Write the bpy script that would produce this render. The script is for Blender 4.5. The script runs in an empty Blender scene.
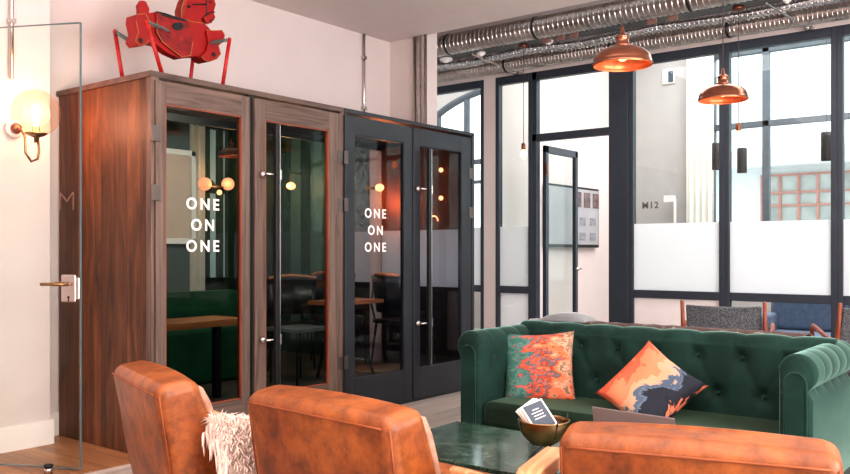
import bpy, math, random
from mathutils import Vector, Matrix
random.seed(7)
C = bpy.context.scene.collection
TH = math.radians(38.1); CT, ST = math.cos(TH), math.sin(TH)
F, CX, HY, EYE = 840.0, 425.0, 252.0, 1.26

# ---- survey helpers: photo measurements turned into points on real planes of the room
def on_Y(px, py, Y):
    u = (px-CX)/F; D = Y/(ST-CT*u)
    return Vector((D*(CT+ST*u), Y, EYE+(HY-py)/F*D))
def on_X(px, py, X):
    u = (px-CX)/F; D = X/(CT+ST*u)
    return Vector((X, D*(ST-CT*u), EYE+(HY-py)/F*D))

# ---------------------------------------------------------------- materials
def nt(name):
    m = bpy.data.materials.new(name); m.use_nodes = True
    t = m.node_tree; b = t.nodes['Principled BSDF']
    return m, t, b
def N(t, typ, **kw):
    n = t.nodes.new(typ)
    for k, v in kw.items():
        if k in n.inputs: n.inputs[k].default_value = v
        else: setattr(n, k, v)
    return n
def rgb(h):
    h = h.lstrip('#'); c = [int(h[i:i+2], 16)/255 for i in (0, 2, 4)]
    return tuple([(x/12.92 if x <= .04045 else ((x+.055)/1.055)**2.4) for x in c])+(1,)
def ramp(t, stops, interp='LINEAR'):
    r = t.nodes.new('ShaderNodeValToRGB'); cr = r.color_ramp; cr.interpolation = interp
    while len(cr.elements) < len(stops): cr.elements.new(.5)
    for e, (p, c) in zip(cr.elements, stops):
        e.position = p; e.color = c
    return r
def plain(name, col, rough=.5, metal=0, var=.12, scale=6, bump=0, coat=0, sheen=0, stretch=(1,1,1), spec=None):
    m, t, b = nt(name); c = rgb(col)
    tc = N(t, 'ShaderNodeTexCoord'); mp = N(t, 'ShaderNodeMapping', Scale=stretch)
    no = N(t, 'ShaderNodeTexNoise', Scale=scale, Detail=6.0)
    t.links.new(tc.outputs['Object'], mp.inputs[0]); t.links.new(mp.outputs[0], no.inputs['Vector'])
    lo = tuple(x*(1-var) for x in c[:3])+(1,); hi = tuple(min(1, x*(1+var)) for x in c[:3])+(1,)
    r = ramp(t, [(.3, lo), (.7, hi)])
    t.links.new(no.outputs['Fac'], r.inputs[0]); t.links.new(r.outputs[0], b.inputs['Base Color'])
    b.inputs['Roughness'].default_value = rough; b.inputs['Metallic'].default_value = metal
    b.inputs['Coat Weight'].default_value = coat
    if spec is not None: b.inputs['Specular IOR Level'].default_value = spec
    if sheen:
        b.inputs['Sheen Weight'].default_value = sheen; b.inputs['Sheen Roughness'].default_value = .35
    if bump:
        bp = N(t, 'ShaderNodeBump', Strength=bump, Distance=.01)
        t.links.new(no.outputs['Fac'], bp.inputs['Height']); t.links.new(bp.outputs[0], b.inputs['Normal'])
    return m
def wood(name, dark, light, grain='Z', board=None, bw=.11, rough=.45, gap=True, tone=.35, gs=9):
    """grain axis, optional boards laid across axis `board` with width bw"""
    m, t, b = nt(name)
    tc = N(t, 'ShaderNodeTexCoord')
    s = {'X': (.5, gs, gs), 'Y': (gs, .5, gs), 'Z': (gs, gs, .5)}[grain]
    mp = N(t, 'ShaderNodeMapping', Scale=s)
    no = N(t, 'ShaderNodeTexNoise', Scale=2.2, Detail=9.0, Distortion=1.6)
    no.inputs['Roughness'].default_value = .65
    t.links.new(tc.outputs['Object'], mp.inputs[0])
    r = ramp(t, [(.28, rgb(dark)), (.72, rgb(light))])
    if board:
        sp = N(t, 'ShaderNodeSeparateXYZ'); t.links.new(tc.outputs['Object'], sp.inputs[0])
        dv = N(t, 'ShaderNodeMath', operation='DIVIDE'); dv.inputs[1].default_value = bw
        t.links.new(sp.outputs[board], dv.inputs[0])
        fl = N(t, 'ShaderNodeMath', operation='FLOOR'); t.links.new(dv.outputs[0], fl.inputs[0])
        # stagger boards in length
        l1 = N(t, 'ShaderNodeMath', operation='MULTIPLY_ADD'); l1.inputs[1].default_value = .7
        t.links.new(sp.outputs[grain], l1.inputs[0])
        m1 = N(t, 'ShaderNodeMath', operation='MULTIPLY'); m1.inputs[1].default_value = .37 if grain != 'Z' else 0
        t.links.new(fl.outputs[0], m1.inputs[0]); t.links.new(m1.outputs[0], l1.inputs[2])
        f2 = N(t, 'ShaderNodeMath', operation='FLOOR'); t.links.new(l1.outputs[0], f2.inputs[0])
        cb = N(t, 'ShaderNodeCombineXYZ'); t.links.new(fl.outputs[0], cb.inputs[0])
        if grain != 'Z': t.links.new(f2.outputs[0], cb.inputs[1])
        wn = N(t, 'ShaderNodeTexWhiteNoise'); wn.noise_dimensions = '3D'; t.links.new(cb.outputs[0], wn.inputs['Vector'])
        ad = N(t, 'ShaderNodeVectorMath', operation='MULTIPLY_ADD'); ad.inputs[1].default_value = (7, 7, 7)
        t.links.new(wn.outputs['Color'], ad.inputs[0]); t.links.new(mp.outputs[0], ad.inputs[2])
        t.links.new(ad.outputs[0], no.inputs['Vector'])
        mr = N(t, 'ShaderNodeMapRange'); mr.inputs['To Min'].default_value = 1-tone; mr.inputs['To Max'].default_value = 1+tone*.6
        t.links.new(wn.outputs['Value'], mr.inputs['Value'])
        fr = N(t, 'ShaderNodeMath', operation='FRACT'); t.links.new(dv.outputs[0], fr.inputs[0])
        ma = N(t, 'ShaderNodeMath', operation='PINGPONG'); ma.inputs[1].default_value = .5
        t.links.new(fr.outputs[0], ma.inputs[0])
        g = N(t, 'ShaderNodeMapRange'); g.inputs['From Max'].default_value = .035; g.inputs['To Min'].default_value = .35 if gap else 1
        t.links.new(ma.outputs[0], g.inputs['Value'])
        mm = N(t, 'ShaderNodeMath', operation='MULTIPLY'); t.links.new(mr.outputs[0], mm.inputs[0]); t.links.new(g.outputs[0], mm.inputs[1])
        mx = N(t, 'ShaderNodeVectorMath', operation='SCALE')
        t.links.new(r.outputs[0], mx.inputs[0]); t.links.new(mm.outputs[0], mx.inputs['Scale'])
        t.links.new(mx.outputs[0], b.inputs['Base Color'])
    else:
        t.links.new(mp.outputs[0], no.inputs['Vector']); t.links.new(r.outputs[0], b.inputs['Base Color'])
    t.links.new(no.outputs['Fac'], r.inputs[0])
    bp = N(t, 'ShaderNodeBump', Strength=.15, Distance=.004)
    t.links.new(no.outputs['Fac'], bp.inputs['Height']); t.links.new(bp.outputs[0], b.inputs['Normal'])
    b.inputs['Roughness'].default_value = rough
    return m
def glass(name, tint='#eef4f2', refl=.6, body=0.0, bodycol='#101510', ior=1.5):
    """architectural glass: clear see-through pane with a fresnel reflection"""
    m, t, b = nt(name); t.nodes.remove(b)
    out = t.nodes['Material Output']
    tr = N(t, 'ShaderNodeBsdfTransparent', Color=rgb(tint)); gl = N(t, 'ShaderNodeBsdfGlossy', Roughness=.0)
    gl.inputs['Roughness'].default_value = .01
    lw = N(t, 'ShaderNodeLayerWeight', Blend=.5)
    pw = N(t, 'ShaderNodeMath', operation='POWER'); pw.inputs[1].default_value = 5; t.links.new(lw.outputs['Facing'], pw.inputs[0])
    mu = N(t, 'ShaderNodeMath', operation='MULTIPLY_ADD'); mu.inputs[1].default_value = .9*refl; mu.inputs[2].default_value = .045*refl
    t.links.new(pw.outputs[0], mu.inputs[0])
    mx = N(t, 'ShaderNodeMixShader'); t.links.new(mu.outputs[0], mx.inputs[0])
    base = tr.outputs[0]
    if body:
        df = N(t, 'ShaderNodeBsdfDiffuse', Color=rgb(bodycol)); m2 = N(t, 'ShaderNodeMixShader'); m2.inputs[0].default_value = body
        t.links.new(tr.outputs[0], m2.inputs[1]); t.links.new(df.outputs[0], m2.inputs[2]); base = m2.outputs[0]
    t.links.new(base, mx.inputs[1]); t.links.new(gl.outputs[0], mx.inputs[2]); t.links.new(mx.outputs[0], out.inputs[0])
    return m
def frost(name, col='#f4f6f8'):
    m, t, b = nt(name); t.nodes.remove(b); out = t.nodes['Material Output']
    a = N(t, 'ShaderNodeBsdfTranslucent', Color=rgb(col)); d = N(t, 'ShaderNodeBsdfDiffuse', Color=rgb(col))
    x = N(t, 'ShaderNodeMixShader'); x.inputs[0].default_value = .45
    t.links.new(a.outputs[0], x.inputs[1]); t.links.new(d.outputs[0], x.inputs[2]); t.links.new(x.outputs[0], out.inputs[0])
    return m
def glow(name, col, s):
    m, t, b = nt(name); b.inputs['Base Color'].default_value = rgb(col)
    b.inputs['Emission Color'].default_value = rgb(col); b.inputs['Emission Strength'].default_value = s
    return m

M = {}
M['wall'] = plain('wall_plaster', '#d6cac7', .9, var=.02, scale=3)
M['ceil'] = plain('ceiling_plaster', '#dccfcb', .95, var=.02)
M['grey_wall'] = plain('grey_wall_plaster', '#b9b3b3', .9, var=.03)
M['white'] = plain('white_paint', '#efe8e6', .6, var=.02)
M['black_frame'] = plain('painted_dark_steel', '#343b45', .45, var=.08)
M['booth_black'] = plain('charcoal_painted_wood', '#272a30', .42, var=.25, scale=2.5)
M['black'] = plain('black_metal', '#17181b', .4, var=.1)
M['darkgreen'] = plain('dark_green_wall', '#22402f', .7, var=.15)
M['teal'] = plain('teal_panel', '#54786f', .7, var=.2, scale=4)
M['greygreen'] = plain('grey_green_wall', '#4c5c5a', .8, var=.12)
M['side_wood'] = wood('stained_walnut_boards', '#2b160d', '#8a5531', 'Z', 'Y', .145, .5, tone=.5, gs=4)
M['walnut'] = wood('walnut_frame_vertical', '#41332d', '#806a5f', 'Z', rough=.5)
M['walnut_h'] = wood('walnut_frame_horizontal', '#3c2e29', '#7a645a', 'X', rough=.5)
M['oak_floor'] = wood('warm_oak_floor', '#8a5a3a', '#c28f66', 'Y', 'X', .17, .4, tone=.2)
M['pale_floor'] = wood('pale_grey_wood_floor', '#8e827c', '#c4b8b0', 'X', 'Y', .19, .5, tone=.14)
M['dark_floor'] = wood('dark_wood_floor', '#3a332f', '#6f645d', 'X', 'Y', .15, .5, tone=.2)
M['arm_wood'] = wood('orange_oak', '#a86a40', '#dba67c', 'X', rough=.45, gs=14)
M['post_wood'] = wood('reddish_teak', '#6d3120', '#a8573c', 'Z', rough=.4, gs=20)
M['table_wood'] = wood('orange_table_wood', '#8a4a28', '#c98258', 'X', rough=.35)
M['chrome'] = plain('brushed_nickel', '#cfc8c4', .25, 1, var=.05)
M['hinge'] = plain('dull_hinge_steel', '#6b625e', .45, .8)
M['duct'] = plain('galvanised_steel', '#bdb6b2', .28, 1, var=.18, scale=14)
M['foil'] = plain('crinkled_foil', '#d9dcde', .25, 1, var=.2, scale=30, bump=.6)
M['brass'] = plain('aged_brass', '#a0805a', .3, 1, var=.2, scale=20)
M['copper'] = plain('polished_copper', '#a06c58', .24, 1, var=.12, scale=10)
M['copper_in'] = plain('hammered_copper_inside', '#ff8a58', .35, .6, var=.25, scale=25)
M['red'] = plain('worn_red_paint', '#900b0b', .45, var=.12, scale=14)
M['redpole'] = plain('chipped_red_pole', '#a81a18', .5, var=.35, scale=40)
M['laptop'] = plain('grey_aluminium', '#a09ea2', .4, .6, var=.05)
M['fleece'] = plain('cream_sheepskin', '#f6e3d8', .9, var=.08, scale=12, sheen=.4)
M['cord'] = plain('dark_cord', '#3c3636', .6)
M['socket'] = plain('copper_socket', '#8a5744', .35, .8)
M['brown_box'] = plain('brown_junction_plastic', '#8d6f66', .6)
M['spring'] = plain('green_grey_spring_steel', '#5d7a78', .4, .6)
M['paper'] = plain('white_card', '#ece4e0', .7, var=.02)
M['navy'] = plain('slate_card_print', '#46525f', .6, var=.1)
M['grey_velvet'] = plain('grey_velvet', '#84898c', .8, var=.2, scale=5, sheen=.8)
M['stripe'] = plain('brown_throw', '#54423e', .9, var=.4, scale=16)
M['rug'] = plain('dark_green_grey_rug', '#4c5450', .95, var=.25, scale=60, bump=.3)
M['brownrug'] = plain('brown_round_rug', '#8a6a4c', .95, var=.2, scale=50)
M['red_frame'] = plain('red_brown_window_paint', '#c9887c', .6)
M['street_pane'] = plain('dusty_grey_panes', '#b9b8b6', .3, var=.25, scale=2)
M['street_wall'] = plain('pale_render', '#e9e9ea', .9, var=.05)
M['curtain'] = plain('cream_curtain_cloth', '#f1ece6', .9, var=.04, scale=3)
M['blue_fabric'] = plain('dusty_blue_fabric', '#6d7890', .9, var=.15, scale=20)
M['lettering'] = plain('white_vinyl_lettering', '#f4efec', .5, var=.01)
M['lettering_faint'] = plain('faint_etched_lettering', '#7a5548', .5, var=.05)
M['dark_lettering'] = plain('dark_lettering', '#6d6264', .6)
M['clear'] = glass('clear_glass', '#f2f7f6', .7)
M['door_glass'] = glass('frameless_door_glass', '#fafdfb', .35)
M['edge'] = plain('glass_edge', '#5f7377', .15, 0, var=.05)
M['grey_glass'] = glass('neutral_booth_glass', '#cfd1d4', .5)
M['booth_glass'] = glass('booth_glass', '#cbd3cf', .5)
M['frost'] = frost('frosted_film')
M['globe'] = glass('globe_glass', '#fff1e8', .5)
M['bulb'] = glow('warm_bulb', '#ffb596', 9)
M['bulb_soft'] = glow('warm_bulb_soft', '#ff9a68', 6)
M['globe_glow'] = glow('lit_opal_globe', '#ffa07a', 1.7)
M['pale_pane'] = glow('glowing_pale_pane', '#a8c0c4', .35)  # window daylight put in as weak emission of the pane
M['spot'] = plain('white_disc_fitting', '#f0eae8', .5)

def leather():
    m, t, b = nt('tan_leather')
    tc = N(t, 'ShaderNodeTexCoord')
    n1 = N(t, 'ShaderNodeTexNoise', Scale=3.2, Detail=7.0, Distortion=.5); n2 = N(t, 'ShaderNodeTexNoise', Scale=90.0, Detail=3.0)
    n3 = N(t, 'ShaderNodeTexNoise', Scale=9.0, Detail=8.0)
    n3.inputs['Roughness'].default_value = .7
    for n in (n1, n2, n3): t.links.new(tc.outputs['Object'], n.inputs['Vector'])
    r = ramp(t, [(.25, rgb('#6a3013')), (.45, rgb('#96501f')), (.7, rgb('#b06832'))])
    t.links.new(n1.outputs['Fac'], r.inputs[0])
    r2 = ramp(t, [(.38, (0.3, .25, .24, 1)), (.58, (1, 1, 1, 1))]); t.links.new(n3.outputs['Fac'], r2.inputs[0])
    mx = N(t, 'ShaderNodeMix', data_type='RGBA', blend_type='MULTIPLY'); mx.inputs[0].default_value = .8
    t.links.new(r.outputs[0], mx.inputs[6]); t.links.new(r2.outputs[0], mx.inputs[7])
    # worn pale edges through pointiness
    g = N(t, 'ShaderNodeNewGeometry'); pr = ramp(t, [(.51, (0, 0, 0, 1)), (.6, (1, 1, 1, 1))])
    t.links.new(g.outputs['Pointiness'], pr.inputs[0])
    w = N(t, 'ShaderNodeMath', operation='MULTIPLY'); t.links.new(pr.outputs[0], w.inputs[0]); t.links.new(n3.outputs['Fac'], w.inputs[1])
    m2 = N(t, 'ShaderNodeMix', data_type='RGBA'); m2.inputs[7].default_value = rgb('#cf8558')
    t.links.new(w.outputs[0], m2.inputs[0]); t.links.new(mx.outputs[2], m2.inputs[6]); t.links.new(m2.outputs[2], b.inputs['Base Color'])
    bp = N(t, 'ShaderNodeBump', Strength=.25, Distance=.002); t.links.new(n2.outputs['Fac'], bp.inputs['Height'])
    b3 = N(t, 'ShaderNodeBump', Strength=.25, Distance=.01); t.links.new(n3.outputs['Fac'], b3.inputs['Height']); t.links.new(bp.outputs[0], b3.inputs['Normal'])
    t.links.new(b3.outputs[0], b.inputs['Normal'])
    b.inputs['Roughness'].default_value = .42
    return m
M['leather'] = leather()
M['seam'] = plain('dark_leather_seam', '#8a4720', .5, var=.2)
M['scuffed'] = plain('scuffed_leather', '#b58a76', .6, var=.35, scale=22, bump=.5)
def velvet(name, a, c, sh):
    m, t, b = nt(name)
    tc = N(t, 'ShaderNodeTexCoord'); n = N(t, 'ShaderNodeTexNoise', Scale=4.5, Detail=5.0, Distortion=.6); t.links.new(tc.outputs['Object'], n.inputs['Vector'])
    r = ramp(t, [(.3, rgb(a)), (.72, rgb(c))]); t.links.new(n.outputs['Fac'], r.inputs[0]); t.links.new(r.outputs[0], b.inputs['Base Color'])
    b.inputs['Roughness'].default_value = .75; b.inputs['Sheen Weight'].default_value = 1
    b.inputs['Sheen Roughness'].default_value = .3; b.inputs['Sheen Tint'].default_value = rgb(sh)
    b.inputs['Specular IOR Level'].default_value = .2
    return m
M['velvet'] = velvet('green_velvet', '#142c27', '#22423a', '#a6d4c6')
M['seat_velvet'] = velvet('seat_velvet', '#17271d', '#22382a', '#7d9a84')
M['bench'] = velvet('dark_green_bench', '#0e3020', '#164a32', '#4f9070')
def marble():
    m, t, b = nt('green_marble')
    tc = N(t, 'ShaderNodeTexCoord'); n = N(t, 'ShaderNodeTexNoise', Scale=3.5, Detail=10.0, Distortion=2.2)
    n2 = N(t, 'ShaderNodeTexNoise', Scale=6.0, Detail=12.0, Distortion=3.0)
    n2.inputs['Roughness'].default_value = .7
    t.links.new(tc.outputs['Object'], n.inputs['Vector']); t.links.new(tc.outputs['Object'], n2.inputs['Vector'])
    r = ramp(t, [(.3, rgb('#13251f')), (.5, rgb('#2c463b')), (.7, rgb('#4c6458'))]); t.links.new(n.outputs['Fac'], r.inputs[0])
    v = ramp(t, [(.485, (0, 0, 0, 1)), (.5, (1, 1, 1, 1)), (.515, (0, 0, 0, 1))]); t.links.new(n2.outputs['Fac'], v.inputs[0])
    w = N(t, 'ShaderNodeMath', operation='MULTIPLY'); w.inputs[1].default_value = .35; t.links.new(v.outputs[0], w.inputs[0])
    m2 = N(t, 'ShaderNodeMix', data_type='RGBA'); m2.inputs[7].default_value = rgb('#a8a89a')
    t.links.new(w.outputs[0], m2.inputs[0]); t.links.new(r.outputs[0], m2.inputs[6]); t.links.new(m2.outputs[2], b.inputs['Base Color'])
    b.inputs['Roughness'].default_value = .12
    return m
M['marble'] = marble()
def painted_cloth(name, stops, scale, dist, stretch, mode='noise', second=None):
    m, t, b = nt(name)
    tc = N(t, 'ShaderNodeTexCoord'); mp = N(t, 'ShaderNodeMapping', Scale=stretch)
    t.links.new(tc.outputs['Generated'], mp.inputs[0])
    n = N(t, 'ShaderNodeTexNoise', Scale=scale, Detail=6.0, Distortion=dist); n.inputs['Roughness'].default_value = .6
    t.links.new(mp.outputs[0], n.inputs['Vector'])
    sp = N(t, 'ShaderNodeSeparateXYZ'); t.links.new(tc.outputs['Generated'], sp.inputs[0])
    ad = N(t, 'ShaderNodeMath', operation='MULTIPLY_ADD'); ad.inputs[1].default_value = second or .6
    sb = N(t, 'ShaderNodeMath', operation='SUBTRACT'); sb.inputs[1].default_value = .5
    t.links.new(sp.outputs['X'], sb.inputs[0]); t.links.new(sb.outputs[0], ad.inputs[0]); t.links.new(n.outputs['Fac'], ad.inputs[2])
    r = ramp(t, stops, 'CONSTANT' if mode == 'hard' else 'LINEAR'); t.links.new(ad.outputs[0], r.inputs[0])
    t.links.new(r.outputs[0], b.inputs['Base Color']); b.inputs['Roughness'].default_value = .9
    return m
M['cush1'] = painted_cloth('teal_orange_print',
    [(0, rgb('#3f6f64')), (.3, rgb('#5d8478')), (.37, rgb('#4a6a70')), (.42, rgb('#d9573a')), (.47, rgb('#e86d4a')), (.5, rgb('#58707a')), (.55, rgb('#b8411f')),
     (.6, rgb('#ef7f5a')), (.7, rgb('#e0a488')), (.78, rgb('#8a6e58')), (.86, rgb('#c7a188'))], 5.0, .1, (1, 1, 2.2), 'hard', .55)
M['cush2'] = painted_cloth('navy_peach_print',
    [(0, rgb('#e2674a')), (.24, rgb('#ee8a66')), (.36, rgb('#f0a583')), (.45, rgb('#bfa58f')), (.49, rgb('#55657a')), (.55, rgb('#67788a')), (.58, rgb('#2b303c')), (.8, rgb('#262b36')),
     (.86, rgb('#e88a68')), (.95, rgb('#2b303c'))], 1.7, 1.0, (1, 1, 1), 'hard', .75)
def tweed():
    m, t, b = nt('charcoal_tweed')
    tc = N(t, 'ShaderNodeTexCoord'); n = N(t, 'ShaderNodeTexNoise', Scale=120.0, Detail=2.0); t.links.new(tc.outputs['Object'], n.inputs['Vector'])
    r = ramp(t, [(.35, rgb('#34363c')), (.68, rgb('#7f8286'))]); t.links.new(n.outputs['Fac'], r.inputs[0]); t.links.new(r.outputs[0], b.inputs['Base Color'])
    b.inputs['Roughness'].default_value = .95
    return m
M['tweed'] = tweed()
def paper_map():
    m, t, b = nt('ornate_wallpaper')
    tc = N(t, 'ShaderNodeTexCoord'); n = N(t, 'ShaderNodeTexNoise', Scale=7.0, Detail=5.0, Distortion=2.5); t.links.new(tc.outputs['Object'], n.inputs['Vector'])
    r = ramp(t, [(.4, rgb('#8d9a9a')), (.47, rgb('#7d8888')), (.52, rgb('#4c5052')), (.57, rgb('#8a9494'))]); t.links.new(n.outputs['Fac'], r.inputs[0]); t.links.new(r.outputs[0], b.inputs['Base Color'])
    b.inputs['Roughness'].default_value = .8
    return m
M['wallpaper'] = paper_map()
M['tray'] = None
def perforated():
    m, t, b = nt('perforated_zinc')
    tc = N(t, 'ShaderNodeTexCoord'); br = N(t, 'ShaderNodeTexBrick', Scale=1.0)
    mp = N(t, 'ShaderNodeMapping', Scale=(1, 1, 1)); mp.inputs['Rotation'].default_value = (0, 0, math.pi/2)
    t.links.new(tc.outputs['Object'], mp.inputs[0]); t.links.new(mp.outputs[0], br.inputs['Vector'])
    br.inputs['Color1'].default_value = rgb('#1a1a1b'); br.inputs['Color2'].default_value = rgb('#222222'); br.inputs['Mortar'].default_value = rgb('#777b7c')
    br.inputs['Brick Width'].default_value = .05; br.inputs['Row Height'].default_value = .03; br.inputs['Mortar Size'].default_value = .009
    t.links.new(br.outputs['Color'], b.inputs['Base Color']); b.inputs['Roughness'].default_value = .45; b.inputs['Metallic'].default_value = .4
    return m
M['tray'] = perforated()

# ---------------------------------------------------------------- mesh builder
class MB:
    def __init__(s): s.v = []; s.f = []
    def add(s, vs, fs):
        o = len(s.v); s.v += [Vector(v) for v in vs]; s.f += [tuple(i+o for i in f) for f in fs]; return s
    def box(s, x0, x1, y0, y1, z0, z1, mat=None):
        vs = [Vector((x, y, z)) for z in (z0, z1) for y in (y0, y1) for x in (x0, x1)]
        if mat: vs = [mat @ v for v in vs]
        return s.add(vs, [(0, 2, 3, 1), (4, 5, 7, 6), (0, 1, 5, 4), (2, 6, 7, 3), (0, 4, 6, 2), (1, 3, 7, 5)])
    def tube(s, pts, r, n=12, caps=True, closed=False):
        pts = [Vector(p) for p in pts]; k = len(pts); vs = []; fs = []
        rs = r if isinstance(r, (list, tuple)) else [r]*k
        prev = None
        for i, p in enumerate(pts):
            if closed: t = (pts[(i+1) % k]-pts[i-1])
            else: t = (pts[min(i+1, k-1)]-pts[max(i-1, 0)])
            t.normalize()
            if prev is None:
                a = Vector((0, 0, 1)) if abs(t.z) < .9 else Vector((1, 0, 0)); u = t.cross(a).normalized()
            else:
                u = (prev-t*prev.dot(t)); u = u.normalized() if u.length > 1e-6 else t.orthogonal().normalized()
            prev = u; w = t.cross(u)
            vs += [p+(u*math.cos(2*math.pi*j/n)+w*math.sin(2*math.pi*j/n))*rs[i] for j in range(n)]
        for i in range(k if closed else k-1):
            a, b = i*n, ((i+1) % k)*n
            fs += [(a+j, a+(j+1) % n, b+(j+1) % n, b+j) for j in range(n)]
        if caps and not closed: fs += [tuple(range(n-1, -1, -1)), tuple((k-1)*n+j for j in range(n))]
        return s.add(vs, fs)
    def lathe(s, prof, c, n=32, mat=None, caps=True):
        c = Vector(c); vs = []; fs = []; k = len(prof)
        for (r, z) in prof:
            for j in range(n):
                a = 2*math.pi*j/n; v = Vector((r*math.cos(a), r*math.sin(a), z))
                vs.append((mat @ v if mat else v)+c)
        for i in range(k-1):
            fs += [(i*n+j, i*n+(j+1) % n, (i+1)*n+(j+1) % n, (i+1)*n+j) for j in range(n)]
        if caps: fs += [tuple(range(n-1, -1, -1)), tuple((k-1)*n+j for j in range(n))]
        return s.add(vs, fs)
    def ball(s, c, r, n=20, sc=(1, 1, 1)):
        k = n//2; prof = [(max(r*math.sin(math.pi*i/k), 1e-4)*sc[0], -r*math.cos(math.pi*i/k)*sc[2]) for i in range(k+1)]
        return s.lathe(prof, c, n)
    def prism(s, poly, origin, U, V, W, d0, d1):
        """2-D polygon (u,v) in plane U,V extruded along W from d0 to d1"""
        O, U, V, W = Vector(origin), Vector(U), Vector(V), Vector(W); k = len(poly)
        vs = [O+U*a+V*b+W*d0 for a, b in poly]+[O+U*a+V*b+W*d1 for a, b in poly]
        fs = [tuple(range(k-1, -1, -1)), tuple(range(k, 2*k))]+[(i, (i+1) % k, k+(i+1) % k, k+i) for i in range(k)]
        return s.add(vs, fs)
    def loft(s, rings, caps=True, closed_ring=True):
        n = len(rings[0]); vs = [p for r in rings for p in r]; fs = []
        for i in range(len(rings)-1):
            for j in range(n if closed_ring else n-1):
                fs.append((i*n+j, i*n+(j+1) % n, (i+1)*n+(j+1) % n, (i+1)*n+j))
        if caps: fs += [tuple(range(n-1, -1, -1)), tuple((len(rings)-1)*n+j for j in range(n))]
        return s.add(vs, fs)
    def build(s, name, mat, parent=None, bevel=0, smooth=False, sub=0, seg=2, origin=None):
        me = bpy.data.meshes.new(name)
        off = Vector(origin) if origin is not None else (Vector((0, 0, 0)) if parent is None else None)
        vs = s.v
        o = bpy.data.objects.new(name, me); C.objects.link(o)
        if parent is not None:
            o.parent = parent
            w = WORLD(parent).inverted(); vs = [w @ v for v in vs]
        elif origin is not None:
            o.location = off; vs = [v-off for v in vs]
        me.from_pydata([tuple(v) for v in vs], [], s.f); me.update()
        import bmesh
        bm = bmesh.new(); bm.from_mesh(me); bmesh.ops.recalc_face_normals(bm, faces=bm.faces); bm.to_mesh(me); bm.free()
        me.materials.append(mat)
        if smooth:
            for p in me.polygons: p.use_smooth = True
        if bevel:
            b = o.modifiers.new('bevel', 'BEVEL'); b.width = bevel; b.segments = seg; b.limit_method = 'ANGLE'; b.angle_limit = math.radians(40)
            for p in me.polygons: p.use_smooth = True
            b.harden_normals = True
        if sub:
            q = o.modifiers.new('sub', 'SUBSURF'); q.levels = sub; q.render_levels = sub
        return o
def WORLD(o):
    m = o.matrix_basis.copy() if False else Matrix.LocRotScale(o.location, o.rotation_euler, o.scale)
    return (WORLD(o.parent) @ m) if o.parent else m
def tag(o, label=None, cat=None, group=None, kind=None):
    if label: o['label'] = label
    if cat: o['category'] = cat
    if group: o['group'] = group
    if kind: o['kind'] = kind
    return o
def empty(name, loc, rz=0, label=None, cat=None, group=None, kind=None):
    o = bpy.data.objects.new(name, None); C.objects.link(o); o.location = loc; o.rotation_euler = (0, 0, rz); o.empty_display_size = .1
    return tag(o, label, cat, group, kind)
def copy_tree(o, parent=None):
    c = o.copy(); C.objects.link(c); c.parent = parent
    for ch in list(o.children):
        if ch.name in C.objects: copy_tree(ch, c)
    return c
def struct(mb, name, mat, parent=None, **kw):
    o = mb.build(name, mat, parent, **kw)
    if parent is None: o['kind'] = 'structure'
    return o
def letters(txt, loc, rot, size, mat, parent, name='lettering', space=1.0, bold=.0, extr=.001, align='CENTER'):
    cu = bpy.data.curves.new(name, 'FONT'); cu.body = txt; cu.size = size; cu.align_x = align; cu.extrude = extr
    cu.space_character = space; cu.offset = bold; cu.resolution_u = 4
    to = bpy.data.objects.new('tmp', cu); C.objects.link(to); bpy.context.view_layer.update()
    me = bpy.data.meshes.new_from_object(to, depsgraph=bpy.context.evaluated_depsgraph_get())
    bpy.data.objects.remove(to); bpy.data.curves.remove(cu)
    o = bpy.data.objects.new(name, me); C.objects.link(o)
    mw = Matrix.LocRotScale(Vector(loc), rot, Vector((1, 1, 1)))
    if parent is not None: mw = WORLD(parent).inverted() @ mw; o.parent = parent
    me.transform(mw)
    me.materials.clear(); me.materials.append(mat)
    return o
from mathutils import Euler
RX90 = Euler((math.pi/2, 0, 0))            # text on a plane facing -Y
RXW = Euler((math.pi/2, 0, -math.pi/2))    # text on a plane facing -X

# ================================================================= SETTING
FX0, FY0, XW, CEIL, CEIL2 = -2.6, -3.0, 8.2, 3.39, 4.15
struct(MB().box(FX0, 11.6, FY0, 4.47, -.1, 0), 'floor', M['pale_floor'])
struct(MB().box(FX0, 2.99, 4.47, 5.6, -.1, 0.002), 'floor_hall', M['oak_floor'])
struct(MB().box(6.5, 11.6, 4.47, 10.2, -.1, 0.0), 'floor_annex', M['pale_floor'])
struct(MB().box(3.02, 6.36, 4.50, 8.1, -.1, .16), 'floor_raised', M['dark_floor'])  # raised floor added where the booth glass reflects the room floor
struct(MB().box(FX0, 6.5, FY0, 8.2, CEIL, CEIL2), 'ceiling', M['ceil'])
struct(MB().box(6.5, 11.6, FY0, 10.2, CEIL2+.25, CEIL2+.4), 'ceiling_high', M['ceil'])
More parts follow.
